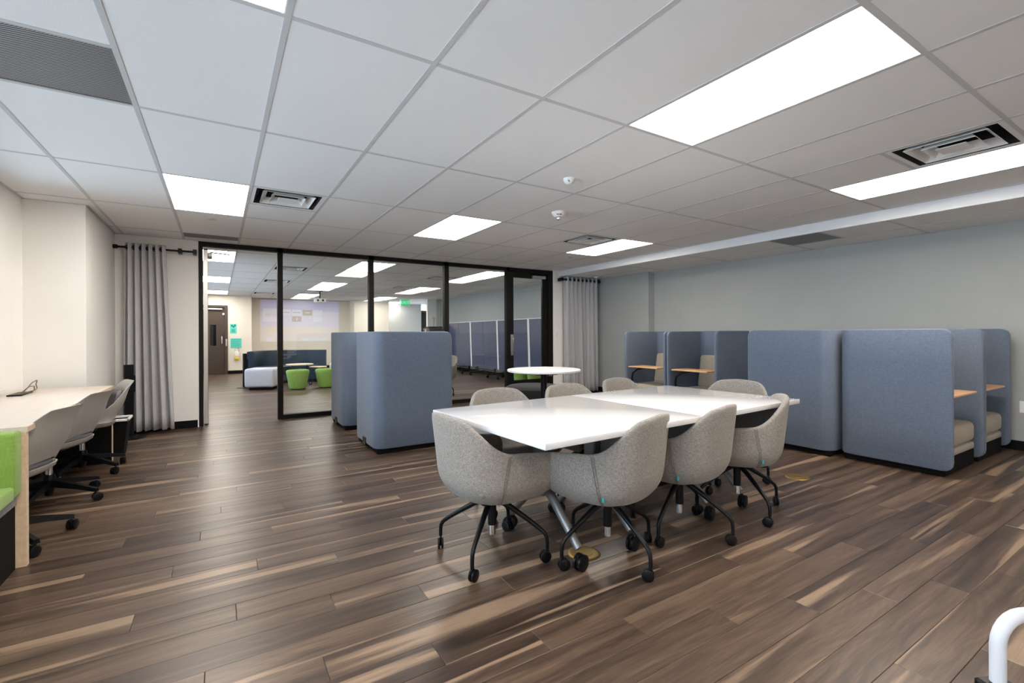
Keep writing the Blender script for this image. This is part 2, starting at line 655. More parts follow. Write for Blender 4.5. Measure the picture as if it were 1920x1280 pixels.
struct(MB().box(5.2, 7.16, 18.6, 18.75, 0, 2.6).box(5.2, 5.36, 18.05, 18.6, 0, 2.6).obj('wall_corridor', 'wall_grey', smooth=False), 'grey corridor end wall under the exit sign', 'wall')
struct(MB().box(6.24, 6.58, 15.6, 15.72, 0, 2.6).box(6.50, 6.95, 15.72, 15.85, 0, 2.6).box(7.7, 7.85, 16.2, 18.9, 0, 2.6).box(6.9, 7.85, 16.15, 16.25, 0, 2.6).obj('wall_far_column', 'wall_white', smooth=False), 'white column at the far right corner of the lounge', 'wall')

# baseboards
struct(MB().box(-1.07, -0.24, YG - .074, YG - .0605, 0, .095).obj('baseboard_partition_left', 'black_matte', smooth=False), 'black base strip under the left curtain', 'baseboard')
struct(MB().box(5.59, 6.72, YG - .074, YG - .0605, 0, .095).obj('baseboard_partition_right', 'black_matte', smooth=False), 'black base strip under the right curtain', 'baseboard')
struct(MB().box(XR - .014, XR - .0005, YB, 5.99, 0, .095).obj('baseboard_right', 'black_matte', smooth=False), 'black base strip along the grey wall', 'baseboard')
struct(MB().box(6.706, 6.7195, 5.985, YG - .08, 0, .095).box(6.706, XR, 5.986, 5.9995, 0, .095).obj('baseboard_right_pier', 'black_matte', smooth=False), 'black base strip around the grey wall projection', 'baseboard')
struct(MB().box(-1.069, -1.056, 5.92, YG - .08, 0, .095).obj('baseboard_pier', 'black_matte', smooth=False), 'black base strip at the white wall projection', 'baseboard')
struct(MB().box(0.23, 0.89, 16.985, 16.9995, 0, .1).box(0.8805, .894, 17.0, YF, 0, .1).box(0.89, 4.09, YF - .014, YF - .0005, 0, .1).obj('baseboard_far', 'black_matte', smooth=False), 'black base strip along the far cream walls', 'baseboard')
struct(MB().box(6.766, 6.7795, YG + .07, 15.58, 0, .1).obj('baseboard_far_right', 'black_matte', smooth=False), 'black base strip behind the folded tables', 'baseboard')

# ------------------------------------------------------------------ ceiling: slab, T-bar grid, single tiles
ce = struct(MB().box(-1.8, 7.2, YB - .2, YG + .0, 2.60, 2.7).box(-1.8, 7.7, YG, 20.6, 2.60, 2.7).box(4.0, 7.9, YF, 19.5, 2.44, 2.6).box(6.78, 7.9, 16.0, YF, 2.44, 2.6).obj('ceiling', 'ceiling_slab', smooth=False), 'white suspended ceiling of lay-in tiles', 'ceiling')
DIFF = [(0, 3, 0), (6, 0, 0), (6, 3, 0), (1, 7, 0), (1, 9, 0), (1, 12, 0), (6, 7, 0), (6, 9, 0), (3, 12, 0)]      # (col, row, half) square air diffusers
GRIL = [(-2, 1, 1), (-1, 5, 0)]                                                 # perforated return grilles
LCOL, LROW = (-1, 3, 7), (-3, 0, 3, 6, 9, 12)


def gx(i):
    return GX0 + i * TW


def gy(j):
    return GY0 + j * TL


tcache = {}


def tile(x0, x1, y0, y1, z, name='ceiling_tile', mat='ceiling_tile'):
    key = (round(x1 - x0, 3), round(y1 - y0, 3), mat)
    if key not in tcache:
        a, b = key[0] / 2 - .004, key[1] / 2 - .004
        tcache[key] = MB().add([(-a, -b, .012), (a, -b, .012), (a, b, .012), (-a, b, .012), (-a, -b, 0.002), (a, -b, 0.002), (a, b, 0.002), (-a, b, 0.002),
                                (-a + .002, -b + .002, 0), (a - .002, -b + .002, 0), (a - .002, b - .002, 0), (-a + .002, b - .002, 0)],
                               [(3, 2, 1, 0)[::-1], (0, 1, 5, 4), (1, 2, 6, 5), (2, 3, 7, 6), (3, 0, 4, 7), (4, 5, 9, 8), (5, 6, 10, 9), (6, 7, 11, 10), (7, 4, 8, 11), (8, 9, 10, 11)]).mesh('ceiling_tile', mat, False)
    return link(name, tcache[key], ce, ((x0 + x1) / 2, (y0 + y1) / 2, z))


bar = lambda x0, x1, y0, y1, z=ZC: MB().box(x0, x1, y0, y1, z - .002, z + .03).obj('grid_bar', 'grid_white', ce, smooth=False)
diffs, grils, lights = [], [], []
for i in range(-3, 11):
    x0, x1 = max(gx(i), XL), gx(i + 1)
    for j in range(-3, 14):
        y0, y1 = max(gy(j), YB), gy(j + 1)
        if y0 >= YF:
            continue
        lim = XS if y0 < YG - .1 else 6.78
        if x0 >= lim - .02:
            continue
        xx1 = min(x1, lim)
        if i in LCOL and j in LROW:
            lights.append((i, j))
            continue
        segs = [(y0, min(y1, YF))]
        hit = None
        for lst, kind in ((DIFF, diffs), (GRIL, grils)):
            for (a, b, h) in lst:
                if (a, b) == (i, j):
                    ya = y0 + h * TL / 2
                    yb = ya + TL / 2
                    if kind is grils and j == 5:
                        yb = 7.17
                    hit = 1
                    kind.append((gx(i), x1, ya, yb))
                    segs = [s for s in ((y0, ya), (yb, y1)) if s[1] - s[0] > .05]
                    ym = ya if h else yb
                    bar(x0 + .012, xx1 - .012, ym - .012, ym + .012)
        out = []
        for (a, b) in segs:
            if a < YG - .05 < b and (b - a) > .05:
                out += [(a, YG - .06), (YG + .06, b)]
            else:
                out.append((a, b))
        for (a, b) in out:
            if b - a > .03 and xx1 - x0 > .03:
                tile(x0 + .003, xx1 - .003, a + .003, b - .003, ZC)
for i in range(-2, 12):
    x = gx(i)
    if x < XS - .05:
        bar(x - .012, x + .012, YB, YG - .05)
    if x < 6.7:
        bar(x - .012, x + .012, YG + .05, YF)
for j in range(-3, 14):
    y = gy(j)
    lim = XS if y < YG else 6.78
    for i in range(-3, 11):
        a, b = max(gx(i) + .012, XL), min(gx(i + 1) - .012, lim)
        if b - a > .05 and y > YB + .1:
            bar(a, b, y - .012, y + .012)
bar(XL, XL + .02, YB, 5.92)
bar(XS - .02, XS, YB, YG - .06)
bar(-1.07, 5.7, YG - .08, YG - .06)
bar(-1.5, -1.07, 5.9, 5.92)
bar(-1.07, -1.05, 5.92, YG - .06)
# dropped part by the right wall
so = struct(MB().box(XS, XS + .02, YB, YG - .061, ZL, ZC + .15).obj('trim_1', 'soffit_white', smooth=False), 'white vertical drop along the lowered ceiling edge', 'trim')
for i, (xa, xb) in enumerate(((XS + .02, XS + .61), (XS + .61, XR))):
    bar(xb - .012, xb + .012, YB, YG - .06, ZL) if i == 0 else None
    for j in range(-3, 6):
        y0, y1 = max(gy(j), YB), min(gy(j + 1), YG - .065)
        lim = XR if y1 < 6.1 else 6.72
        if i == 0 and j == 1:
            grils.append((xa, xb, 2.645, 3.231))
            tile(xa, xb, y0, 2.64, ZL)
            bar(xa, xb, 2.633, 2.657, ZL)
        elif i == 1 and y0 < 6.0 < y1:
            tile(xa, 6.72, y0, y1, ZL)
            tile(6.72, XR, y0, 6.0, ZL)
        else:
            tile(xa + .003, min(xb, lim) - .003, y0 + .003, y1 - .003, ZL)
        bar(xa, min(xb, lim), y0 - .012, y0 + .012, ZL)

names = {(-1, 0): 'lit ceiling panel cut by the top left edge of the picture', (3, 0): 'large lit ceiling panel above the meeting table',
         (7, 0): 'lit ceiling panel cut by the right edge, beside the lowered ceiling', (-1, 3): 'lit ceiling panel beside the left curtain and round vent plug',
         (3, 3): 'lit ceiling panel in the middle just before the glass partition', (7, 3): 'lit ceiling panel near the right curtain',
         (-1, 6): 'lit ceiling panel just beyond the open doorway', (3, 6): 'lit ceiling panel beyond the second glass pane',
         (7, 6): 'lit ceiling panel beyond the fourth glass pane', (-1, 9): 'lit ceiling panel halfway to the brown door', (3, 9): 'lit ceiling panel nearest the projector mount',
         (7, 9): 'lit ceiling panel before the exit sign', (-1, 12): 'lit ceiling panel right above the brown door wall', (3, 12): 'lit ceiling panel next to the projected picture',
         (7, 12): 'lit ceiling panel above the far cream wall projection', (-1, -3): 'lit ceiling panel behind the viewer on the window side',
         (3, -3): 'lit ceiling panel behind the viewer in the middle', (7, -3): 'lit ceiling panel behind the viewer on the grey wall side'}
lf = MB().box(-.301, .301, -.606, -.594, 0, .03).box(-.301, .301, .594, .606, 0, .03).box(-.301, -.289, -.594, .594, 0, .03).box(.289, .301, -.594, .594, 0, .03).mesh('frame', 'frame_white', False)
lh = MB().box(-.295, .295, -.6, .6, .03, .06).mesh('housing', 'frame_white', False)  # unseen opaque lid, added to keep diffuser light out of the plenum
ld = MB().box(-.289, .289, -.594, .594, .003, .012).mesh('diffuser', 'lamp_panel', False)
for (i, j) in lights:
    t = thing('ceiling_light', names[(i, j)], 'ceiling light', (gx(i) + TW / 2, gy(j) + TL / 2, ZC - .001), 0, 'lit ceiling panels')
    link('frame', lf, t)
    link('housing', lh, t)
    link('diffuser', ld, t)
t = thing('ceiling_light', 'bluish lit panel in the corridor behind the exit sign', 'ceiling light', (5.85, 18.2, 2.436), 0, 'lit ceiling panels')
link('frame', lf, t)
link('housing', lh, t)
link('diffuser', ld, t)


def ring(a, b, za, zb):
    m = MB()
    ra = [(-a, -a, za), (a, -a, za), (a, a, za), (-a, a, za)]
    rb = [(-b, -b, zb), (b, -b, zb), (b, b, zb), (-b, b, zb)]
    m.grid([ra, rb, [(x, y, z + .003) for x, y, z in rb], [(x, y, z + .003) for x, y, z in ra], ra], True)
    return m


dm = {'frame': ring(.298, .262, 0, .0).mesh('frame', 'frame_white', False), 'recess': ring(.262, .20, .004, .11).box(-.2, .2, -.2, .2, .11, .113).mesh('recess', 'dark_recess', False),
      'louvre': ring(.212, .165, -.004, .045).mesh('louvre', 'frame_white', False), 'louvre2': ring(.138, .10, -.006, .04).mesh('louvre', 'frame_white', False),
      'plate': MB().rbox(-.078, .078, -.078, .078, -.010, -.004, .002, 1).mesh('centre_plate', 'frame_white', False)}
dl = ['square white air diffuser beside the left lit ceiling panel', 'square white air diffuser beside the right edge lit panel', 'square white air diffuser by the panel near the right curtain',
      'square air diffuser seen past the first glass post', 'second air diffuser behind the first glass post', 'air diffuser above the projected picture corner',
      'air diffuser beyond the fourth glass pane', 'air diffuser in front of the exit sign', 'air diffuser near the far cream wall projection']
order = {}
for k, d in enumerate(DIFF):
    order[(round(gx(d[0]), 2), round(gy(d[1]), 2))] = dl[k]
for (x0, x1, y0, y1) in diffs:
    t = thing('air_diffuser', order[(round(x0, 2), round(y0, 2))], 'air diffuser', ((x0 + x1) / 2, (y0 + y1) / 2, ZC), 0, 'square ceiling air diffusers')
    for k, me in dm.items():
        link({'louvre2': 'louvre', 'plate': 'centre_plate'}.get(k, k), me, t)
gl = {0: 'dark finely slotted return grille at the top left of the ceiling', 1: 'narrow grey return grille right above the doorway', 2: 'grey return grille in the lowered ceiling by the grey wall'}
for (x0, x1, y0, y1) in grils:
    low = x0 > XS
    k = 2 if low else (0 if y0 < 4 else 1)
    t = thing('return_grille', gl[k], 'vent grille', ((x0 + x1) / 2, (y0 + y1) / 2, ZL if low else ZC), 0)
    a, b = (x1 - x0) / 2 - .013, (y1 - y0) / 2 - .013
    MB().box(-a, a, -b, b, .002, .01).obj('perforated_face', 'grille', t, smooth=False)
    MB().box(-a, a, -b, -b + .008, -.001, .012).box(-a, a, b - .008, b, -.001, .012).box(-a, -a + .008, -b, b, -.001, .012).box(a - .008, a, -b, b, -.001, .012).obj('frame', 'silver_paint', t, smooth=False)

# sensors on the ceiling
t = thing('motion_sensor', 'small white dome sensor on the ceiling above the table', 'sensor', (2.384, 2.943, ZC))
MB().lathe([(.0, -.045), (.02, -.043), (.038, -.03), (.047, -.01), (.048, 0.0)], 24).obj('dome', 'white_plastic', t)
MB().lathe([(.009, -.006), (.009, 0)], 10, T(-.022, -.030, -.026) @ R(.9, 'X') @ R(.5, 'Y')).obj('lens', 'black_plastic', t)
t = thing('fire_strobe', 'white ceiling alarm with red letters and clear strobe bulb', 'alarm', (2.955, 3.813, ZC))
MB().lathe([(.0, -.05), (.045, -.05), (.068, -.022), (.075, -.006), (.075, 0.0)], 28).obj('housing', 'white_plastic', t)
MB().lathe([(0, -.082), (.013, -.08), (.021, -.068), (.02, -.05)], 16).obj('strobe_bulb', 'chrome', t)
for k in range(4):
    MB().box(-.005, .005, -.002, .002, -.008, .008, R(-.55, 'Z') @ T(-.026 + k * .014, -.063, -.034) @ R(-.75, 'X')).obj('letter', 'red_mark', t)
for (x, y, lb) in ((4.833, 5.96, 'small round sprinkler cap before the right glass door'), (-.061, 5.96, 'small round sprinkler cap behind the left lit panel')):
    tag(MB().lathe([(0, -.006), (.036, -.006), (.042, 0)], 20).obj('sprinkler_cap', 'grid_white', None, (x, y, ZC)), lb, 'sprinkler', 'sprinkler caps')
tag(MB().lathe([(0, -.035), (.03, -.033), (.045, -.012), (.047, 0)], 20).obj('camera_dome', 'white_plastic', None, (6.35, 7.0, ZL)), 'tiny white sensor on the lowered ceiling in the right corner', 'sensor')

# ------------------------------------------------------------------ glass partition with two doors
gp = thing('glass_partition', 'floor to ceiling glass partition in slim black frames', 'glass partition', (0, YG, 0))
for a, b in ((-.226, -.178), (.707, .776), (1.995, 2.07), (3.273, 3.353), (4.515, 4.585), (5.46, 5.577)):
    MB().box(a, b, -.045, .045, 0, ZC - .005).obj('post', 'frame_black', gp, smooth=False)
MB().box(-.178, 5.46, -.045, .045, 2.375, ZC - .005).obj('head_rail', 'frame_black', gp, smooth=False)
for a, b in ((.776, 1.995), (2.07, 3.273), (3.353, 4.515)):
    MB().box(a, b, -.045, .045, 0, .06).obj('bottom_rail', 'frame_black', gp, smooth=False)
    MB().box(a, b, -.006, .006, .06, 2.375).obj('glass_pane', 'glass', gp, smooth=False)


def door(label, x0, x1, z1, name, loc, rotz, hinge=False):
    d = thing(name, label, 'door', loc, rotz)
    w = x1 - x0
    st = .085
    MB().box(0, st, -.022, .022, .008, z1).obj('stile', 'frame_black', d, smooth=False)
    MB().box(w - st - .03, w, -.022, .022, .008, z1).obj('stile', 'frame_black', d, smooth=False)
    MB().box(st, w - st - .03, -.022, .022, z1 - .11, z1).obj('top_rail', 'frame_black', d, smooth=False)
    MB().box(st, w - st - .03, -.022, .022, .008, .33).obj('bottom_rail', 'frame_black', d, smooth=False)
    MB().box(st, w - st - .03, -.004, .004, .33, z1 - .11).obj('glass_pane', 'glass', d, smooth=False)
    return d


d = door('closed black framed glass door at the right end of the partition', 4.59, 5.455, 2.37, 'glass_door', (4.59, YG, 0), 0)
h = MB().rbox(.02, .075, -.034, -.022, .80, 1.19, .004, 1).obj('pull_plate', 'steel', d)
MB().tube([(.048, -.034, 1.14), (.048, -.075, 1.14), (.048, -.075, .88), (.048, -.034, .88)], .009, 10).obj('pull_handle', 'chrome', h)
c = MB().rbox(.50, .80, -.075, -.022, 2.255, 2.315, .006, 1).obj('door_closer', 'steel', d)
MB().tube([(.78, -.05, 2.33), (.45, -.055, 2.345)], .009, 8).tube([(.45, -.055, 2.345), (.78, -.075, 2.35)], .007, 8).obj('closer_arm', 'black_metal', c)
d = door('black framed glass door swung open into the far lounge', 0, .83, 2.36, 'glass_door', (-.146, YG + .05, 0), PI / 2 + .015)
MB().box(-.03, 0.0, -.02, .028, .02, 2.34).obj('continuous_hinge', 'steel', d, smooth=False)
c = MB().rbox(.12, .36, -.075, -.022, 2.27, 2.33, .006, 1).obj('door_closer', 'steel', d)
MB().tube([(.15, -.05, 2.335), (.30, -.28, 2.345), (-.04, -.24, 2.36)], .009, 8).obj('closer_arm', 'steel', c)

struct(MB().box(-.226, 5.578, YG - .055, YG + .055, ZC - .004, 2.6).obj('plenum_light_stop', 'wall_white', smooth=False), 'unseen white filler above the partition head rail, added to block leaking light', 'trim')  # unseen filler, added to stop plenum light leaking over the head rail
# curtains


def curtain(label, x0, x1, x0b, x1b, folds, amp, name, rings, seed):
    rnd = random.Random(seed)
    t = thing(name, label, 'curtain', (0, YG - .19, 0))
    n = 150
    ph = [rnd.uniform(-.5, .5) for _ in range(folds + 2)]
    am = [rnd.uniform(.65, 1.15) for _ in range(folds + 2)]
    rows = []
    for r in range(15):
        z = 2.325 - (2.325 - .035) * r / 14
        q = r / 14
        row = []
        for k in range(n + 1):
            u = k / n
            f = u * folds
            i = int(f)
            p = ph[i] * (1 - (f - i)) + ph[i + 1] * (f - i)
            a = am[i] * (1 - (f - i)) + am[i + 1] * (f - i)
            w = math.sin((f + p * .35 * q) * 2 * PI)
            y = amp * a * (1 + .35 * q) * math.copysign(abs(w) ** .8, w)
            x = (x0 + (x1 - x0) * u) * (1 - q) + (x0b + (x1b - x0b) * u) * q + .012 * math.sin(f * 4 * PI + 1)
            row.append((x, y, z))
        rows.append(row)
    m = MB().grid(rows)
    o = m.obj('cloth', 'curtain_fabric', t, ang=180)
    sm = o.modifiers.new('thickness', 'SOLIDIFY')
    sm.thickness = .004
    sm.offset = 0
    for k in range(rings):
        x = x0 + (x1 - x0) * (k + .5) / rings
        pr = [(.024 + .006 * math.cos(a * PI / 4), .006 * math.sin(a * PI / 4)) for a in range(9)]
        MB().grid([[(r * math.cos(b * PI / 8), z, 2.268 + r * math.sin(b * PI / 8)) for b in range(16)] for r, z in pr], True).obj('grommet', 'black_metal', o, (x, 0, 0))
    return t


curtain('grey curtain gathered on the black rod at the left of the glass', -.965, -.57, -.985, -.485, 6, .045, 'curtain', 6, 3)
curtain('grey pleated curtain hanging in the right corner beside the door', 5.75, 6.60, 5.75, 6.60, 8, .05, 'curtain', 8, 9)


def rod(label, xa, xb, br):
    t = thing('curtain_rod', label, 'curtain rod', (0, YG - .19, 2.268))
    MB().tube([(xa, 0, 0), (xb, 0, 0)], .0125, 12).obj('rod', 'black_metal', t)
    for x, s in ((xa, -1), (xb, 1)):
        if s < 0 or br != 'left':
            MB().lathe([(.012, -.01), (.024, 0), (.026, .03), (.024, .055), (.01, .06)], 16, T(x, 0, 0) @ R(PI / 2 * s, 'Y')).obj('finial', 'black_metal', t)
    for x in ((-.415, -.26) if br == 'left' else (5.70, 6.64)):
        MB().rbox(x - .02, x + .02, -.025, .128, -.03, .03, .004, 1).obj('bracket', 'black_metal', t)


rod('black curtain rod above the left curtain', -1.03, -.24, 'left')
rod('black curtain rod with round end caps above the right curtain', 5.69, 6.62, 'right')
# small wall plates
t = thing('wall_plate', 'small white plate on the wall by the right door', 'wall plate', (5.66, YG - .06, 1.17))
MB().rbox(-.03, .03, -.008, 0, -.05, .05, .003, 1).obj('cover', 'white_plastic', t)
MB().rbox(-.012, .012, -.012, -.006, -.02, .02, .002, 1).obj('rocker', 'frame_white', t)
t = thing('wall_outlet', 'white outlet cover on the grey wall at the right edge', 'outlet', (XR, 1.26, .44))
MB().rbox(-.008, 0, -.05, .05, -.06, .06, .003, 1).obj('cover', 'white_plastic', t)
for z in (-.028, .028):
    MB().rbox(-.011, -.004, -.017, .017, z - .017, z + .017, .003, 1).obj('socket', 'frame_white', t)

# ------------------------------------------------------------------ tub chairs round the meeting table


def caster_mb(r=.030, w=.013, gap=.006, stem=.03):
    m = MB()
    for s in (-1, 1):
        m.lathe([(.0, -w / 2), (r * .8, -w / 2), (r, -w / 2 + .003), (r, w / 2 - .003), (r * .8, w / 2), (.0, w / 2)], 18, T(0, s * (w / 2 + gap / 2), r) @ R(PI / 2, 'X'))
    m.rbox(-r * .72, r * .15, -gap / 2, gap / 2, r * .5, r * 2.05, .002, 1)
    m.tube([(-.012, 0, r * 1.2), (-.012, 0, 2 * r + stem)], .0055, 8)
    return m


def tub_path(a=.295, b=.265, front=.235, n=18, e=.76):
    pts = []
    fr = (1, .965, .9, .8, .62, .4, .2)
    for q in fr:                                           # left arm, front to middle
        pts.append((-(a - .02 * q ** 2), front * q))
    for k in range(n + 1):
        ph = -PI / 2 + PI * k / n
        s, c = math.sin(ph), math.cos(ph)
        pts.append((a * math.copysign(abs(s) ** e, s), -b * abs(c) ** e))
    for q in fr[::-1]:
        pts.append((a - .02 * q ** 2, front * q))
    return pts


def make_shell(path, rim, zb, bulge, rake, thick, zin, low=lambda i: 0.0, nl=9, name='shell', mat='chair_fabric', floor=True):
    """bucket: outer wall from a narrower foot up to the rim, rolled over to the inner wall"""
    rows = []
    n = len(path)
    for i, (x, y) in enumerate(path):
        zr = rim(i, x, y)
        fr = zb + low(i)
        col = []
        for j in range(nl):
            t = j / (nl - 1)
            z = fr + (zr - fr) * t
            k = bulge(z)
            back = max(0.0, min(1.0, (-y - .02) / .2))
            col.append((x * k, y * k - back * rake * max(0, z - .42), z))
        xo, yo, zo = col[-1]
        L_ = math.hypot(x, y)
        a = path[max(i - 1, 0)]
        b_ = path[min(i + 1, n - 1)]
        tx, ty = b_[0] - a[0], b_[1] - a[1]
        tl = math.hypot(tx, ty)
        nx, ny = -ty / tl, tx / tl                          # inward (path runs left arm -> back -> right arm)
        if nx * x + ny * (y - .05) > 0:
            nx, ny = -nx, -ny
        col.append((xo + nx * thick * .22, yo + ny * thick * .22, zo + .009))
        col.append((xo + nx * thick * .78, yo + ny * thick * .78, zo + .009))
        for j in range(nl):
            t = 1 - j / (nl - 1)
            z = zin + (zr - zin) * t
            k = bulge(z)
            back = max(0.0, min(1.0, (-y - .02) / .2))
            col.append((x * k + nx * thick, y * k - back * rake * max(0, z - .42) + ny * thick, z))
        rows.append(col)
    m = MB().grid(rows)
    k = len(rows[0])
    m.f.append([j for j in range(k)])
    m.f.append([(n - 1) * k + j for j in reversed(range(k))])
    if floor:
        c0 = len(m.v)
        m.v.append((0, 0, zb - .012))
        for i in range(n - 1):
            m.f.append([i * k, (i + 1) * k, c0])
        m.f.append([(n - 1) * k, 0, c0])
    return m


TP = tub_path()
acc = [0]
for i in range(1, len(TP)):
    acc.append(acc[-1] + math.dist(TP[i], TP[i - 1]))
HALF = acc[-1] / 2


def sstep(a, b, x):
    t = max(0, min(1, (x - a) / (b - a)))
    return t * t * (3 - 2 * t)


def tub_rim(i, x, y):
    s = abs(acc[i] - HALF)
    d = HALF - s
    z = .788 - .012 * sstep(0, .15, s) - .175 * sstep(.15, .40, s) - .025 * sstep(.40, .70, s)
    if d < .055:
        z -= .055 - math.sqrt(.055 ** 2 - (.055 - d) ** 2)
    return z


def tub_low(i):
    d = HALF - abs(acc[i] - HALF)
    return .05 - math.sqrt(.05 ** 2 - (.05 - d) ** 2) if d < .05 else 0


def tub_bulge(z):
    return .74 + .26 * math.sin(min(1, (z - .335) / .11) * PI / 2) + .06 * max(0, z - .45)


def make_tub_chair(label, group):
    t = thing('tub_chair', label, 'chair', (0, 0, 0), 0, group)
    sh = make_shell(TP, tub_rim, .335, tub_bulge, .10, .034, .40, tub_low).obj('shell', 'chair_fabric', t, ang=60)
    sd = sh.modifiers.new('smooth', 'SUBSURF')
    sd.levels = sd.render_levels = 1
    # stitched seams where arm meets back
    def skin(sv, z, out=.0012):
        """point on the outer skin at signed path length sv from the back centre"""
        target = HALF + sv
        i = max(1, min(len(TP) - 1, next((q for q in range(len(acc)) if acc[q] >= target), len(TP) - 1)))
        u = (target - acc[i - 1]) / (acc[i] - acc[i - 1])
        x = TP[i - 1][0] * (1 - u) + TP[i][0] * u
        y = TP[i - 1][1] * (1 - u) + TP[i][1] * u
        tx, ty = TP[i][0] - TP[i - 1][0], TP[i][1] - TP[i - 1][1]
        l = math.hypot(tx, ty)
        nx, ny = -ty / l, tx / l
        if nx * x + ny * (y - .05) < 0:
            nx, ny = -nx, -ny
        k = tub_bulge(z)
        bk_ = max(0.0, min(1.0, (-y - .02) / .2))
        return (x * k + nx * out, y * k - bk_ * .10 * max(0, z - .42) + ny * out, z)
    for s in (-1, 1):
        for off in (0, .011):
            pts = [skin(s * (.385 + off - .05 * (1 - q / 12)), .348 + (.605 - .348) * q / 12) for q in range(13)]
            MB().tube(pts, .0016, 5).obj('seam', 'thread', sh)
    px_, py_, pz_ = skin(-.335, .40, .001)
    MB().box(-.003, .003, -.006, .006, -.011, .011, T(px_, py_, pz_) @ R(.6, 'Z')).obj('tag', 'teal', sh)
    MB().rbox(-.235, .235, -.205, .235, .395, .465, .03, 3).obj('seat_cushion', 'chair_seat', t)
    MB().rbox(-.185, .185, -.16, .185, .338, .40, .02, 2).obj('seat_base', 'black_matte', t)
    base = MB().lathe([(.0, .335), (.055, .335), (.05, .31), (.03, .295), (.03, .30)][::-1], 20)
    base.obj('swivel_hub', 'black_metal', t)
    MB().tube([(0, 0, .33), (0, 0, .165)], .024, 18).obj('column', 'black_metal', t)
    MB().tube([(0, 0, .17), (0, 0, .112)], .0195, 18).obj('gas_lift', 'chrome', t)
    for k in range(4):
        a = PI / 4 + k * PI / 2
        leg = MB().tube([(.02, 0, .305), (.10, 0, .272), (.20, 0, .212), (.262, 0, .172), (.29, 0, .150), (.303, 0, .128), (.306, 0, .10), (.306, 0, .068)],
                        [.016, .0155, .013, .0115, .011, .0105, .010, .010], 12, R(a, 'Z')).obj('leg', 'black_metal', t)
        MB().add(*(lambda q: (q.v, q.f))(caster_mb(stem=.004)), T(.306 * math.cos(a), .306 * math.sin(a), 0) @ R(a + 1.1 + k * .9, 'Z') @ T(.012, 0, 0)).obj('caster', 'black_plastic', leg)
    return t


GT = 'tub chairs round the meeting table'
TUBS = [  # x, y, facing (deg, +X = 0), base turn (deg, world), label
    (1.26, 2.23, 2, 42, 'grey tub chair at the left end of the meeting table'),
    (1.775, 1.875, 108, -2, 'nearest grey tub chair on the near side, beside the table corner'),
    (2.375, 1.885, 103, 17, 'middle grey tub chair of the three on the near side of the table'),
    (2.99, 1.90, 128, -21, 'grey tub chair at the right end of the near side, turned sideways'),
    (1.76, 2.80, -93, 30, 'grey tub chair on the far side of the table, next to the blue pods'),
    (2.40, 2.76, -90, 10, 'grey tub chair in the middle of the far side of the table'),
    (3.12, 2.88, -84, 50, 'grey tub chair on the far side, in front of the open pods'),
    (3.59, 2.37, -168, 20, 'grey tub chair at the right end of the table, backing the blue pod'),
]
proto = make_tub_chair(TUBS[0][4], GT)
for i, (x, y, f, b, lb) in enumerate(TUBS + [(3.55, 8.25, 200, 12, 'beige tub chair behind the glass, half hidden by the blue pod')]):
    t = proto if i == 0 else copy_tree(proto)
    t.location = (x, y, 0)
    t.rotation_euler = (0, 0, math.radians(f - 90))
    t['label'] = lb
    for ch in t.children:
        if ch.name.split('.')[0] == 'leg':
            ch.rotation_euler = (0, 0, math.radians(b - 45 - (f - 90)))

# ------------------------------------------------------------------ meeting table: two flip-top tables pushed together


def make_meeting_table(label):
    t = thing('meeting_table', label, 'table', (0, 0, 0), 0, 'white tables pushed together')
    MB().rbox(-.56, .56, -.545, .545, .712, .742, .003, 2).obj('table_top', 'white_laminate', t)
    for x in (-.15, .24):
        MB().rbox(x - .03, x + .03, -.36, .36, .675, .711, .006, 1).obj('top_support', 'black_metal', t)
        c = MB().rbox(x - .032, x + .032, -.05, .05, .30, .676, .02, 3).obj('column', 'silver_paint', t)
        for s in (-1, 1):
            f = MB().tube([(x, s * .02, .36), (x, s * .10, .30), (x, s * .30, .105)], [.026, .025, .021], 14).obj('foot', 'silver_paint', t)
            MB().add(*(lambda q: (q.v, q.f))(caster_mb(.042, .018, .012, .01)), T(x, s * .315, 0) @ R(1.2 + s, 'Z')).obj('caster', 'black_plastic', f)
    MB().rbox(-.15, .24, -.02, .02, .66, .70, .006, 1).obj('cross_beam', 'black_metal', t)
    return t


mt = make_meeting_table('white glossy meeting table, the half nearer the left chair')
RT = math.radians(2.7)
mt.location = (1.685, 2.155, 0)
mt.rotation_euler = (0, 0, RT)
dup(mt, 'white glossy meeting table, the half nearer the grey wall', (1.685 + 1.122 * math.cos(RT), 2.155 + 1.122 * math.sin(RT), 0), RT)

for (x, y, lb) in ((4.075, 2.054, 'round brass floor outlet cover in front of the blue pods'), (1.687, 1.968, 'round brass floor outlet cover under the meeting table')):
    t = thing('floor_outlet', lb, 'floor outlet', (x, y, 0), 0, 'brass floor outlets')
    MB().lathe([(0, .004), (.07, .004), (.088, .002), (.09, 0)], 32).obj('cover', 'brass', t)
    MB().lathe([(0, .0065), (.045, .0065), (.047, .0035)], 28).obj('lid', 'brass', t)

# ------------------------------------------------------------------ lounge pods


def pod_path(Wd, D, rc, n=7):
    pts = []
    h, d = Wd / 2, D / 2
    m = 14
    for k in range(m):
        # denser near the free end
        q = (k / m) ** 1.8
        pts.append((d - (2 * d - rc) * q, -h))
    for k in range(n + 1):
        a = -PI / 2 - PI / 2 * k / n
        pts.append((-d + rc + rc * math.cos(a), -h + rc + rc * math.sin(a)))
    pts += [(-d, -h + rc + (2 * h - 2 * rc) * k / 4) for k in range(1, 4)]
    for k in range(n + 1):
        a = PI - PI / 2 * k / n
        pts.append((-d + rc + rc * math.cos(a), h - rc + rc * math.sin(a)))
    for k in range(1, m + 1):
        q = 1 - (1 - k / m) ** 1.8
        pts.append((-d + rc + (2 * d - rc) * q, h))
    return pts


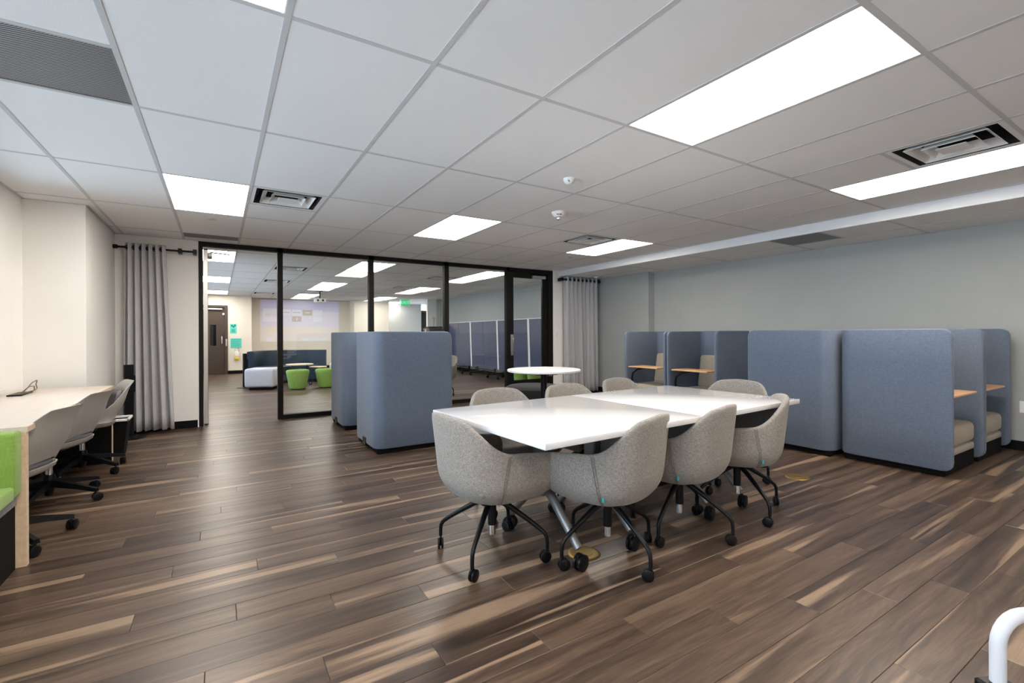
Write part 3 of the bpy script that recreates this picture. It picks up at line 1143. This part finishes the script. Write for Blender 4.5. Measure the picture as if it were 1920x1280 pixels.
def make_pod(label, group, Wd=.83, D=.83, side=-1):
    t = thing('lounge_pod', label, 'seating pod', (0, 0, 0), 0, group)
    path = pod_path(Wd, D, .11)
    th, z0, z1, rc = .042, .055, 1.23, .075
    ac = [0]
    for i in range(1, len(path)):
        ac.append(ac[-1] + math.dist(path[i], path[i - 1]))
    rows = []
    for i, (x, y) in enumerate(path):
        a, b = path[max(i - 1, 0)], path[min(i + 1, len(path) - 1)]
        tx, ty = b[0] - a[0], b[1] - a[1]
        l = math.hypot(tx, ty)
        nx, ny = -ty / l, tx / l                            # outward
        e = min(ac[i], ac[-1] - ac[i])
        cut = rc - math.sqrt(max(0, rc * rc - (rc - min(e, rc)) ** 2))
        thk = th * (.45 + .55 * min(1, e / .02) ** .5)
        hi, lo = z1 - cut * .92, z0 + cut * .92
        col = []
        for f, dz in ((0.0, lo + .014), (0.0, lo + .3), (0.0, hi - .3), (0.0, hi - .014), (-.12, hi - .004), (-.35, hi), (-.65, hi), (-.88, hi - .004), (-1, hi - .014), (-1, hi - .3), (-1, lo + .3), (-1, lo + .014), (-.85, lo + .003), (-.5, lo), (-.15, lo + .003)):
            o_ = f * th if thk == th else -th / 2 + (f + .5) * thk
            col.append((x + nx * o_, y + ny * o_, dz))
        rows.append(col)
    m = MB().grid(rows, True)
    k = len(rows[0])
    m.f.append(list(range(k)))
    m.f.append([(len(rows) - 1) * k + j for j in reversed(range(k))])
    m.obj('screen', 'pod_fabric', t, ang=50)
    h, d = Wd / 2 - .05, D / 2
    MB().rbox(-d + .14, d - .05, -h, h, .215, .395, .05, 4).obj('seat_cushion', 'taupe_fabric', t)
    MB().rbox(-d + .06, d - .055, -h + .005, h - .005, .145, .213, .02, 2).obj('seat_rail', 'taupe_fabric', t)
    MB().rbox(-.06, .06, -h + .02, h - .02, 0, .50, .045, 3, T(-d + .17, 0, .37) @ R(-.16, 'Y')).obj('backrest', 'taupe_fabric', t)
    MB().rbox(-d + .03, d - .06, -h + .0, h - .0, 0, .15, .01, 1).obj('plinth', 'black_matte', t)
    MB().tube([(d - .052, -h + .05, .23), (d - .048, -h + .05, .30), (d - .056, -h + .05, .375)], .006, 6).obj('piping', 'tan_piping', t)
    y0 = -Wd / 2 + .05
    tb = MB().rbox(d - .36, d - .01, y0 + .03, y0 + .62, .655, .675, .007, 2).obj('tablet', 'tablet_wood', t)
    MB().tube([(d - .1, y0 + .05, .38), (d - .08, y0 + .05, .47), (d - .075, y0 + .07, .56), (d - .11, y0 + .14, .625), (d - .16, y0 + .26, .648)], .014, 10).box(d - .26, d - .08, y0 + .1, y0 + .4, .644, .655).obj('bracket', 'black_metal', tb)
    for x in (-d + .07, d - .1):
        for y in (-Wd / 2 + .085, Wd / 2 - .085):
            MB().lathe([(.018, 0), (.018, .012), (.012, .014), (.012, .085)], 12, T(x, y, 0)).obj('foot', 'black_plastic', t)
    MB().rbox(-d - .007, -d + .004, -.06, .06, .03, .12, .004, 1).obj('cable_port', 'black_plastic', t)
    return t


GP = 'blue grey fabric seating pods'
pod = make_pod('blue fabric pod nearest the meeting table, closed side facing the window', GP)
PODS = [
    (1.30 + .42, 5.05, 0, 'blue fabric pod nearest the meeting table, closed side facing the window'),
    (1.30 + .42, 6.46, 0, 'blue fabric pod behind the other one, closest to the open doorway'),
    (5.03 + .415, 1.745, -90, 'blue grey pod nearest the viewer on the right, taupe seat showing'),
    (5.87 + .415, 1.745, -90, 'blue grey pod against the grey wall, open towards the viewer'),
    (4.945 + .415, 2.60, 90, 'blue grey pod behind the right end chair, showing its closed side'),
    (5.60 + .415, 4.255, 180, 'open pod beside the dark panel, wooden tablet seen inside'),
    (5.60 + .415, 5.105, 180, 'open pod farthest back beside the grey wall corner'),
]
for i, (x, y, a, lb) in enumerate(PODS):
    t = pod if i == 0 else copy_tree(pod)
    t.location = (x, y, 0)
    t.rotation_euler = (0, 0, math.radians(a))
    t['label'] = lb

# ------------------------------------------------------------------ round table and charcoal pouf
t = thing('round_table', 'white round table on a black post before the right door', 'table', (3.57, 4.94, 0))
MB().lathe([(0, .712), (.465, .712), (.473, .716), (.475, .727), (.473, .738), (.468, .742), (0, .742)], 56).obj('table_top', 'white_edge', t)
MB().tube([(0, 0, .02), (0, 0, .70)], .04, 20).obj('post', 'black_metal', t)
MB().rbox(-.26, .26, -.03, .03, .685, .711, .005, 1).rbox(-.03, .03, -.26, .26, .685, .711, .005, 1).obj('top_support', 'black_metal', t)
MB().tube([(-.11, .0, .66), (.11, 0, .66)], .008, 8, R(-.56, 'Z')).obj('flip_handle', 'chrome', t)
MB().lathe([(.03, .04), (.06, .026), (.28, .012), (.29, .004), (.285, 0), (0, 0)], 40).obj('foot_plate', 'black_metal', t)
t = thing('low_bench', 'charcoal upholstered pouf partly hidden behind the round table', 'pouf', (4.12, 5.95, 0))
MB().lathe([(0, .05), (.42, .05), (.46, .09), (.47, .30), (.45, .375), (.40, .405), (.25, .415), (0, .417)], 40).obj('cushion', 'charcoal_fabric', t)
MB().lathe([(0, 0), (.38, 0), (.38, .05)], 32).obj('plinth', 'black_matte', t)

# ------------------------------------------------------------------ desk by the window, bench, task chairs
t = thing('long_desk', 'long pale wood desk along the left wall', 'desk', (0, 0, 0))
MB().box(-1.49, -.852, 3.42, 5.78, .70, .728).obj('desk_top', 'desk_top', t, smooth=False)
MB().box(-.852, -.848, 3.42, 5.78, .70, .728).obj('edge_band', 'pale_wood', t, smooth=False)
MB().box(-1.48, -.855, 3.42, 3.455, .0, .70).obj('end_panel', 'pale_wood', t, smooth=False)
o = MB().box(-1.48, -.861, 5.745, 5.78, .0, .70).obj('end_panel', 'black_matte', t, smooth=False)
MB().box(-.861, -.855, 5.745, 5.78, .0, .70).obj('edge_band', 'pale_wood', o, smooth=False)
MB().box(-1.485, -1.46, 3.46, 5.74, .28, .70).obj('back_panel', 'black_matte', t, smooth=False)
t = thing('power_hub', 'black desk power unit with looped brown cables', 'power unit', (-1.36, 5.30, .729))
MB().rbox(-.045, .045, -.13, .13, 0, .012, .004, 1).obj('plate', 'black_plastic', t)
MB().tube([(0, .06, .01), (.02, .12, .05), (.015, .22, .075), (.01, .36, .085), (.0, .42, .08), (-.01, .43, .045), (.0, .42, .012), (.015, .3, .006), (.0, .16, .004)], .004, 6).obj('cable', 'cable', t)
MB().tube([(0, .02, .01), (.03, .10, .055), (.04, .18, .05), (.035, .20, .02), (.03, .17, .005)], .004, 6).obj('cable', 'cable', t)

t = thing('green_bench', 'bright green padded bench on a black base at the left edge', 'bench', (0, 0, 0))
MB().rbox(-1.48, -.868, 3.30, 3.415, .385, .715, .018, 3).obj('backrest', 'green_fabric', t)
MB().rbox(-1.48, -.868, 2.60, 3.31, .375, .45, .018, 3).obj('seat_cushion', 'green_fabric', t)
MB().box(-1.48, -.89, 2.62, 3.41, .33, .375).obj('seat_frame', 'grey_pad', t, smooth=False)
MB().box(-1.46, -.895, 2.66, 3.41, .0, .33).obj('base', 'black_matte', t, smooth=False)

TKP = tub_path(.225, .225, .12, 22, .55)
tac = [0]
for i in range(1, len(TKP)):
    tac.append(tac[-1] + math.dist(TKP[i], TKP[i - 1]))
TH = tac[-1] / 2


def make_task_chair(label):
    t = thing('task_chair', label, 'chair', (0, 0, 0), 0, 'task chairs along the desk')

    def rim(i, x, y):
        q = max(0.0, y + .212)
        z = .788 - 2.3 * min(q, .085) - .75 * max(0, q - .085)
        return max(z, .475) - .01 * sstep(.1, .2, abs(x)) * (y < -.1)

    def bot(i):
        s = abs(tac[i] - TH)
        return .485 - .05 * sstep(.08, .3, s)
    # curved back, lower edge free of the seat
    rows = []
    for i, (x, y) in enumerate(TKP):
        s = abs(tac[i] - TH)
        top, lo = rim(i, x, y), bot(i)
        out, inn = [], []
        for j in range(9):
            z = lo + (top - lo) * j / 8
            back = max(0, min(1, (-y - .0) / .18))
            k = .93 + .12 * sstep(.45, .62, z) - .06 * sstep(.60, .80, z) * (1 - back)
            yy = y * k - back * .28 * max(0, z - .47) - .02 * sstep(.72, .80, z) * back
            nx, ny = -x, -(y - .02)
            l = math.hypot(nx, ny)
            out.append((x * k, yy, z))
            inn.append((x * k + nx / l * .008, yy + ny / l * .008, z))
        rows.append(out + inn[::-1])
    m = MB().grid(rows, True)
    k = len(rows[0])
    m.f.append(list(range(k)))
    m.f.append([(len(rows) - 1) * k + j for j in reversed(range(k))])
    sh = m.obj('back_shell', 'grey_plastic', t, ang=60)
    # seat pan and pad
    prof = []
    for a in range(28):
        th = 2 * PI * a / 28
        c, s = math.cos(th), math.sin(th)
        prof.append((.235 * math.copysign(abs(c) ** .6, c), .01 + .225 * math.copysign(abs(s) ** .6, s)))
    pan = [[(x * q, y * q, z) for x, y in prof] for q, z in ((.55, .395), (.86, .405), (.97, .425), (1.0, .447), (.97, .450), (.9, .442))]
    mm = MB().grid(pan, True)
    n = len(prof)
    mm.f.append(list(range(n)))
    mm.f.append([5 * n + j for j in reversed(range(n))])
    mm.obj('seat_pan', 'grey_plastic', t)
    mp = MB().grid([[(x * q, y * q, z) for x, y in prof] for q, z in ((.86, .444), (.90, .455), (.86, .468), (.5, .474))], True)
    mp.f.append([3 * n + j for j in range(n)])
    mp.obj('seat_pad', 'grey_pad', t)
    pm = [(x, y * .0 - .0, 0) for x, y in prof]
    back = []
    for q in range(5):
        z = .50 + .2 * q / 4
        row = []
        for u in range(9):
            xx = -.17 + .34 * u / 8
            row.append((xx, -.205 + 1.6 * xx * xx - .28 * (z - .47) + .02 * 0, z))
        back.append(row)
    bo = MB().grid(back).obj('back_pad', 'grey_pad', t)
    sm = bo.modifiers.new('t', 'SOLIDIFY')
    sm.thickness = .016
    MB().rbox(-.07, .07, -.09, .09, .365, .40, .008, 1).obj('mechanism', 'black_metal', t)
    MB().tube([(0, 0, .19), (0, 0, .37)], .02, 16).obj('gas_lift', 'chrome', t)
    MB().lathe([(.0, .05), (.022, .05), (.03, .09), (.038, .13), (.038, .165), (.03, .20), (.0, .20)], 18).obj('hub', 'black_plastic', t)
    for k in range(5):
        a = k * 2 * PI / 5
        leg = MB().add([(.02, -.024, .115), (.02, .024, .115), (.02, .02, .165), (.02, -.02, .165), (.20, -.019, .092), (.20, .019, .092), (.20, .013, .125), (.20, -.013, .125), (.325, -.017, .068), (.325, .017, .068), (.325, .012, .092), (.325, -.012, .092)],
                       [(3, 2, 1, 0), (0, 1, 5, 4), (1, 2, 6, 5), (2, 3, 7, 6), (3, 0, 4, 7), (4, 5, 9, 8), (5, 6, 10, 9), (6, 7, 11, 10), (7, 4, 8, 11), (8, 9, 10, 11)], R(a, 'Z')).obj('leg', 'black_plastic', t)
        MB().add(*(lambda q: (q.v, q.f))(caster_mb(.03, .02, .006, .004)), T(.312 * math.cos(a), .312 * math.sin(a), 0) @ R(a + .9 + k, 'Z') @ T(.012, 0, 0)).obj('caster', 'black_plastic', leg)
    return t


tk = make_task_chair('grey plastic task chair at the desk, next to the green bench')
TK = [(-1.065, 3.785, 164, 24, 'grey plastic task chair at the desk, next to the green bench'), (-1.045, 4.65, 163, -27.5, 'middle grey plastic task chair at the desk'),
      (-1.02, 5.48, 200, 36, 'grey plastic task chair at the far end of the desk, pad visible')]
for i, (x, y, f, b, lb) in enumerate(TK):
    t = tk if i == 0 else copy_tree(tk)
    t.location = (x, y, 0)
    t.rotation_euler = (0, 0, math.radians(f - 90))
    t['label'] = lb
    for ch in t.children:
        if ch.name.split('.')[0] == 'leg':
            ch.rotation_euler = (0, 0, math.radians(b - (f - 90)))

t = thing('waste_bin', 'dark tapered waste bin past the far end of the desk', 'bin', (-.90, 6.12, 0))
rows = [[(a * w, b * w, z) for a, b in ((-1, -1), (1, -1), (1, 1), (-1, 1))] for w, z in ((.085, 0), (.125, .36), (.12, .36), (.082, .01))]
m = MB().grid(rows, True)
m.f += [[0, 1, 2, 3], [12, 13, 14, 15]]
m.obj('body', 'black_matte', t, smooth=False)
MB().rbox(-.135, .135, -.135, -.118, .35, .375, .004, 1).rbox(-.135, .135, .118, .135, .35, .375, .004, 1).rbox(-.135, -.118, -.135, .135, .35, .375, .004, 1).rbox(.118, .135, -.135, .135, .35, .375, .004, 1).obj('liner_rim', 'white_plastic', t)


def tower(label, x, y, h, group='black charging posts'):
    t = thing('charging_post', label, 'charging post', (x, y, 0), .5, group)
    MB().rbox(-.045, .045, -.02, .02, .02, h, .004, 1).obj('post', 'black_plastic', t)
    MB().rbox(-.04, .055, -.035, -.018, h - .32, h - .13, .004, 1).obj('socket_block', 'black_matte', t)
    MB().lathe([(0, 0), (.17, 0), (.175, .008), (.16, .018), (.05, .026), (0, .026)], 32).obj('foot_plate', 'black_plastic', t)


tower('slim black charging post standing before the left curtain', -.90, 7.04, .86)
tower('slim black charging post beside the pale ottoman behind the glass', .50, 12.3, .78)

# white tubular chair at the lower right corner of the picture
t = thing('tube_chair', 'white tubular armed chair frame at the bottom right corner', 'chair', (1.262, .27, 0), -.45)
for s, nm in ((0, 'arm_frame'), (.50, 'arm_frame')):
    pts = [(0, -s, .012), (0, -s, .60)]
    for k in range(1, 7):
        a = PI - PI / 2 * k / 6
        pts.append((.055 + .055 * math.cos(a), -s, .60 + .055 * math.sin(a)))
    for k in range(0, 7):
        a = PI / 2 - PI / 2 * k / 6
        pts.append((.39 + .055 * math.cos(a), -s, .60 + .055 * math.sin(a)))
    pts += [(.445, -s, .012)]
    MB().tube(pts, .0125, 16).obj(nm, 'white_tube', t)
MB().rbox(.0, .46, -.46, -.04, .42, .455, .015, 2).obj('seat', 'black_plastic', t)
MB().rbox(.44, .47, -.46, -.04, .55, .82, .012, 2).obj('backrest', 'black_plastic', t)
MB().tube([(0, 0, .435), (0, -.5, .435)], .011, 10).tube([(.445, 0, .435), (.445, -.5, .435)], .011, 10).obj('cross_bar', 'white_tube', t)
MB().rbox(-.03, .03, -.022, .022, .500, .530, .006, 1).obj('clamp', 'black_plastic', t)

# ------------------------------------------------------------------ the lounge beyond the glass
t = thing('brown_door', 'dark brown door with a narrow window slot in the far wall', 'door', (-.21, 17.0, 0))
MB().box(-.46, -.40, -.03, .1, 0, 2.12).box(.36, .44, -.03, .1, 0, 2.12).box(-.40, .36, -.03, .1, 2.06, 2.12).obj('door_frame', 'door_brown', t, smooth=False)
lf_ = MB().box(-.40, -.02, .02, .065, .01, 2.05).box(.14, .355, .02, .065, .01, 2.05).box(-.02, .14, .02, .065, .01, .88).box(-.02, .14, .02, .065, 1.52, 2.05).obj('leaf', 'door_brown', t, smooth=False)
MB().box(-.02, .14, .04, .046, .88, 1.52).obj('vision_pane', 'glass', lf_, smooth=False)
MB().box(-.02, .14, .064, .07, .88, 1.52).obj('dark_slot', 'dark_recess', lf_, smooth=False)
MB().rbox(.27, .30, -.03, .02, .93, 1.17, .006, 1).obj('handle', 'chrome', lf_)
MB().rbox(-.3, .30, -.06, .02, 1.98, 2.03, .006, 1).obj('closer_bar', 'steel', lf_)
MB().rbox(.30, .36, -.02, .02, 1.82, 1.88, .006, 1).obj('contact_switch', 'white_plastic', lf_)
MB().rbox(.385, .42, -.04, -.028, .86, 1.08, .004, 1).obj('strike_plate', 'steel', t)


def notice(label, x0, x1, z0, z1, marks):
    t = thing('wall_notice', label, 'notice', ((x0 + x1) / 2, 16.998, (z0 + z1) / 2), 0, 'green notices by the brown door')
    a, b = (x1 - x0) / 2, (z1 - z0) / 2
    MB().box(-a, a, -.006, 0, -b, b).obj('sheet', 'sign_teal', t, smooth=False)
    for (p, q, r, s, mt_) in marks:
        MB().box(p * a, q * a, -.008, -.006, r * b, s * b).obj('print', mt_, t, smooth=False)


notice('small upright teal notice with dark hand drawing', .29, .47, 1.25, 1.55, [(-.65, -.2, .45, .8, 'sign_dark'), (.2, .7, .5, .85, 'sign_dark'), (-.2, .3, .25, .6, 'sign_dark'), (-.6, .5, -.75, -.05, 'sign_mid')])
notice('wide teal notice with rows of print', .30, .60, .80, 1.10, [(-.85, .85, .7, .85, 'sign_mid')] + [(-.85, .8 - .1 * (k % 3), .45 - k * .24, .55 - k * .24, 'sign_mid') for k in range(6)])
t = thing('wall_dispenser', 'white and yellow dispenser hung below the teal notices', 'dispenser', (.47, 16.998, .56))
MB().rbox(-.06, .06, -.07, 0, -.04, .13, .01, 2).obj('body', 'white_plastic', t)
MB().rbox(-.062, .062, -.075, 0, -.13, -.04, .012, 2).obj('base', 'yellow', t)
MB().tube([(-.05, -.03, .12), (-.045, -.04, .22), (.0, -.045, .26), (.045, -.04, .22), (.05, -.03, .12)], .008, 8).obj('hanger', 'steel', t)

# projected picture: flat light on the wall, a thin flat sheet of pale colour


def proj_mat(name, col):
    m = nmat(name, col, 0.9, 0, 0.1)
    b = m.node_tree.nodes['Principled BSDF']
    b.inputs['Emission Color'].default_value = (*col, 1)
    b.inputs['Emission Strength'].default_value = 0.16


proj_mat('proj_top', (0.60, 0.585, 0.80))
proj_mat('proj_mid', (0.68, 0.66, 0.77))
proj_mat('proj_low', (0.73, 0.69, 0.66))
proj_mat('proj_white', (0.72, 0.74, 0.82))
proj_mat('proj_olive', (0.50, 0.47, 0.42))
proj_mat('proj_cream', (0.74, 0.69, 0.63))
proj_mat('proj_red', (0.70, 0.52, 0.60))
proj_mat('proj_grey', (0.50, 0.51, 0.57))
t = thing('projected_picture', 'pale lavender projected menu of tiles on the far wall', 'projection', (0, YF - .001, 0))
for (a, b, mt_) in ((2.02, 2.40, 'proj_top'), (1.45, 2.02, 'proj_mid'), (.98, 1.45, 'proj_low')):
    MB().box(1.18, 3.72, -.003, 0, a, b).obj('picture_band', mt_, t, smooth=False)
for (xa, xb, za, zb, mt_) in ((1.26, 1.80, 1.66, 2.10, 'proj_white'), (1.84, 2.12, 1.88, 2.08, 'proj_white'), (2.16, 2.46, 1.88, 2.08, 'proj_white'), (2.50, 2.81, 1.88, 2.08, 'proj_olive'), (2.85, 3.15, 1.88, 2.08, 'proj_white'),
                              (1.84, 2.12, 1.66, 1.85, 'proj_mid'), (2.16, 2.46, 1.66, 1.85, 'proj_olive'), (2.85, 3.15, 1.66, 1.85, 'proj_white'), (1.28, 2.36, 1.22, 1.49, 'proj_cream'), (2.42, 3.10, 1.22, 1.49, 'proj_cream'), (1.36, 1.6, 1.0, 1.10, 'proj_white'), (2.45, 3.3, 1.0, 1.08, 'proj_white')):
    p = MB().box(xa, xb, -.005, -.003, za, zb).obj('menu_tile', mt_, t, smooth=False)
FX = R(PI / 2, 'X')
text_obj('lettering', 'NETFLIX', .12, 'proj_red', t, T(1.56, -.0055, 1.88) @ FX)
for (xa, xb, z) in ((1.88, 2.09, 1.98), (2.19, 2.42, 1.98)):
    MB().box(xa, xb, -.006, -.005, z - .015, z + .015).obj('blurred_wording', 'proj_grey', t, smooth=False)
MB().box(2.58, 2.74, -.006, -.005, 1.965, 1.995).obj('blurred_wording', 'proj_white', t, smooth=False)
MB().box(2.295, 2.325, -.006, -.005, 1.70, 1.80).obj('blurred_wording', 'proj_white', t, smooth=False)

t = thing('projector', 'white projector hanging from a black ceiling pole', 'projector', (2.42, 14.1, ZC))
MB().lathe([(0, -.02), (.07, -.02), (.07, 0)], 20).obj('ceiling_mount', 'black_metal', t)
MB().tube([(0, 0, 0), (0, 0, -.22)], .018, 10).obj('pole', 'black_metal', t)
MB().rbox(-.15, .15, -.11, .11, -.33, -.22, .02, 2).obj('body', 'white_plastic', t)
for x in (-.07, .06):
    MB().lathe([(0, 0), (.03, 0), (.03, .012)], 14, T(x, -.11, -.275) @ R(PI / 2, 'X')).obj('vent', 'black_plastic', t)

# curved navy sofa
t = thing('curved_sofa', 'long curved dark navy sofa below the projected picture', 'sofa', (0, 0, 0))


def arc_pts(x0, x1, ymid, sag, n=16):
    out = []
    for k in range(n + 1):
        u = k / n
        x = x0 + (x1 - x0) * u
        out.append((x, ymid - sag * (2 * u - 1) ** 2))
    return out


def arc_slab(bk, fr, z0, z1, name, mat):
    rows = []
    for (xb, yb), (xf, yf) in zip(bk, fr):
        rows.append([(xf, yf, z0), (xf, yf, z1 - .02), (xf + (xb - xf) * .06, yf + (yb - yf) * .06, z1), (xb, yb, z1), (xb, yb, z0)])
    m = MB().grid(rows, True)
    n = len(rows[0])
    m.f.append(list(range(n)))
    m.f.append([(len(rows) - 1) * n + j for j in reversed(range(n))])
    return m.obj(name, mat, t)


def quad_arc(a, b, c, n=18):
    return [((1 - u) ** 2 * a[0] + 2 * u * (1 - u) * b[0] + u * u * c[0], (1 - u) ** 2 * a[1] + 2 * u * (1 - u) * b[1] + u * u * c[1]) for u in [k / n for k in range(n + 1)]]


bk = quad_arc((.56, 12.75), (.75, 14.5), (2.45, 13.35))
md = quad_arc((.70, 12.70), (.9, 14.2), (2.38, 13.18))
fr = quad_arc((1.18, 12.45), (1.35, 13.3), (2.12, 12.72))
arc_slab(bk, md, .08, .80, 'backrest', 'navy_vinyl')
arc_slab(md, fr, .08, .43, 'seat', 'navy_vinyl')
arc_slab(quad_arc((.62, 12.76), (.82, 14.35), (2.36, 13.2)), quad_arc((1.14, 12.5), (1.3, 13.36), (2.1, 12.8)), 0, .08, 'plinth', 'black_matte')


def ottoman(label, x, y, rz, w, d, h):
    t = thing('ottoman', label, 'ottoman', (x, y, 0), rz, 'pale ottomans in the far lounge')
    MB().rbox(-w / 2, w / 2, -d / 2, d / 2, .06, h, .06, 4).obj('cushion', 'pale_fabric', t)
    MB().rbox(-w / 2 + .08, w / 2 - .08, -d / 2 + .08, d / 2 - .08, 0, .06, .005, 1).obj('plinth', 'black_matte', t)


ottoman('pale lavender ottoman in front of the navy sofa, by the doorway', .83, 11.75, -.42, .62, .5, .47)
ottoman('pale ottoman at the right end of the navy sofa', 2.72, 12.75, -.2, .6, .6, .47)


def stool(label, x, y):
    t = thing('green_stool', label, 'stool', (x, y, 0), 0, 'green tub stools')
    MB().lathe([(0, .02), (.17, .02), (.18, .04), (.235, .36), (.24, .395), (.225, .42), (.19, .43), (.16, .40), (0, .39)], 28).obj('body', 'green_fabric', t)
    MB().lathe([(0, 0), (.15, 0), (.15, .02)], 20).obj('foot', 'black_matte', t)


stool('lime green tub stool in front of the round wooden tables', 1.48, 11.35)
stool('lime green tub stool partly hidden behind the blue pod', 2.08, 11.35)
stool('lime green stool under the folded tables behind the right door', 5.85, 8.90)
stool('second lime green stool seen low through the right door', 5.85, 8.33)


def coffee(label, x, y, h, r):
    t = thing('coffee_table', label, 'table', (x, y, 0), 0, 'round wooden coffee tables')
    MB().lathe([(0, h - .02), (r - .006, h - .02), (r, h - .01), (r - .006, h), (0, h)], 32).obj('table_top', 'pale_wood', t)
    for k in range(3):
        a = k * 2 * PI / 3 + .4
        MB().tube([(r * .6 * math.cos(a), r * .6 * math.sin(a), h - .02), (r * .8 * math.cos(a), r * .8 * math.sin(a), .02), (r * .95 * math.cos(a), r * .95 * math.sin(a), .012)], .012, 8).obj('leg', 'navy_vinyl', t)


coffee('larger round wooden coffee table behind the green stool', 1.60, 11.95, .52, .30)
coffee('smaller lower round wooden coffee table between the green stools', 2.02, 12.05, .44, .20)

# folded flip-top tables along the grey wall


def folded(label, yc, w):
    t = thing('folded_table', label, 'folding table', (6.40, yc, 0), .0, 'folded blue tables along the wall')
    M_ = T(0, 0, .24) @ R(-.03, 'Y')
    for s in (-1, 1):
        a, b = sorted((s * .004, s * (w / 2 - .014)))
        MB().box(-.012, .012, a, b, .012, 1.318, M_).obj('table_top', 'panel_blue', t, smooth=False)
    for s in (-1, 1):
        MB().box(-.016, .016, s * w / 2 - .014, s * w / 2 + .014, 0, 1.33, M_).obj('edge_band', 'white_edge', t, smooth=False)
    MB().box(-.016, .016, -w / 2, w / 2, 1.318, 1.332, M_).obj('edge_band', 'white_edge', t, smooth=False)
    MB().tube([(.0, -w / 2 + .2, .20), (.0, w / 2 - .2, .20)], .02, 10).obj('cross_beam', 'black_metal', t)
    for y in (-w / 2 + .25, w / 2 - .25):
        MB().rbox(.02, .07, y - .03, y + .03, .1, .75, .01, 1).obj('column', 'black_metal', t)
        f = MB().rbox(-.22, .30, y - .03, y + .03, .07, .13, .01, 1).obj('foot', 'black_metal', t)
        for x in (-.19, .27):
            MB().add(*(lambda q: (q.v, q.f))(caster_mb(.035, .016, .01, .004)), T(x, y, 0)).obj('caster', 'black_plastic', f)
    return t


for yc, w, lb in ((13.32, 1.58, 'farthest folded blue table along the grey lounge wall'), (11.72, 1.54, 'folded blue table, second from the far end of the wall row'),
                  (10.18, 1.46, 'folded blue table half behind the door frame'), (8.66, 1.48, 'nearest folded blue table seen through the right door')):
    folded(lb, yc, w)

t = thing('copier', 'black copier standing by the far white column', 'copier', (6.20, 14.9, 0))
MB().rbox(-.32, .30, -.3, .3, 0, 1.22, .015, 1).obj('cabinet', 'copier_black', t)
MB().rbox(-.30, .26, -.28, .28, 1.22, 1.40, .015, 1).obj('scanner', 'copier_black', t)
MB().rbox(-.24, .2, -.24, .24, 1.40, 1.46, .012, 1).obj('feeder', 'black_matte', t)
MB().rbox(-.44, -.31, -.34, -.24, 1.18, 1.36, .01, 1).obj('control_panel', 'steel', t)
t = thing('note_holder', 'small wire note clip standing on the copier', 'note holder', (6.15, 14.85, 1.46))
MB().tube([(0, 0, 0), (.02, 0, .25)], .006, 6).obj('wire', 'black_metal', t)
MB().box(-.05, .06, -.004, .004, .24, .33).obj('note', 'grid_white', t, smooth=False)

t = thing('exit_sign', 'green lit exit sign hanging from the far ceiling', 'exit sign', (5.55, 16.0, ZC))
MB().rbox(-.17, .17, -.03, .03, -.24, -.02, .008, 1).obj('box', 'frame_white', t)
MB().box(-.15, .15, -.034, -.03, -.225, -.035).obj('lit_face', 'exit_green', t, smooth=False)
MB().box(-.03, .03, -.02, .02, -.02, 0).obj('mount', 'frame_white', t, smooth=False)
text_obj('lettering', 'EXIT', .15, 'exit_letter', t, T(0, -.036, -.13) @ FX)

t = thing('dark_doorway', 'dark brown door at the end of the corridor', 'door', (7.64, 18.7, 0))
MB().box(-.52, -.46, -.05, 0, 0, 2.2).box(.46, .52, -.05, 0, 0, 2.2).box(-.46, .46, -.05, 0, 2.14, 2.2).obj('door_frame', 'door_brown', t, smooth=False)
MB().box(-.46, .46, -.03, 0, .01, 2.14).obj('leaf', 'black_matte', t, smooth=False)
MB().tube([(.36, -.03, 1.0), (.36, -.07, 1.0), (.26, -.07, 1.0)], .01, 8).obj('handle', 'steel', t)
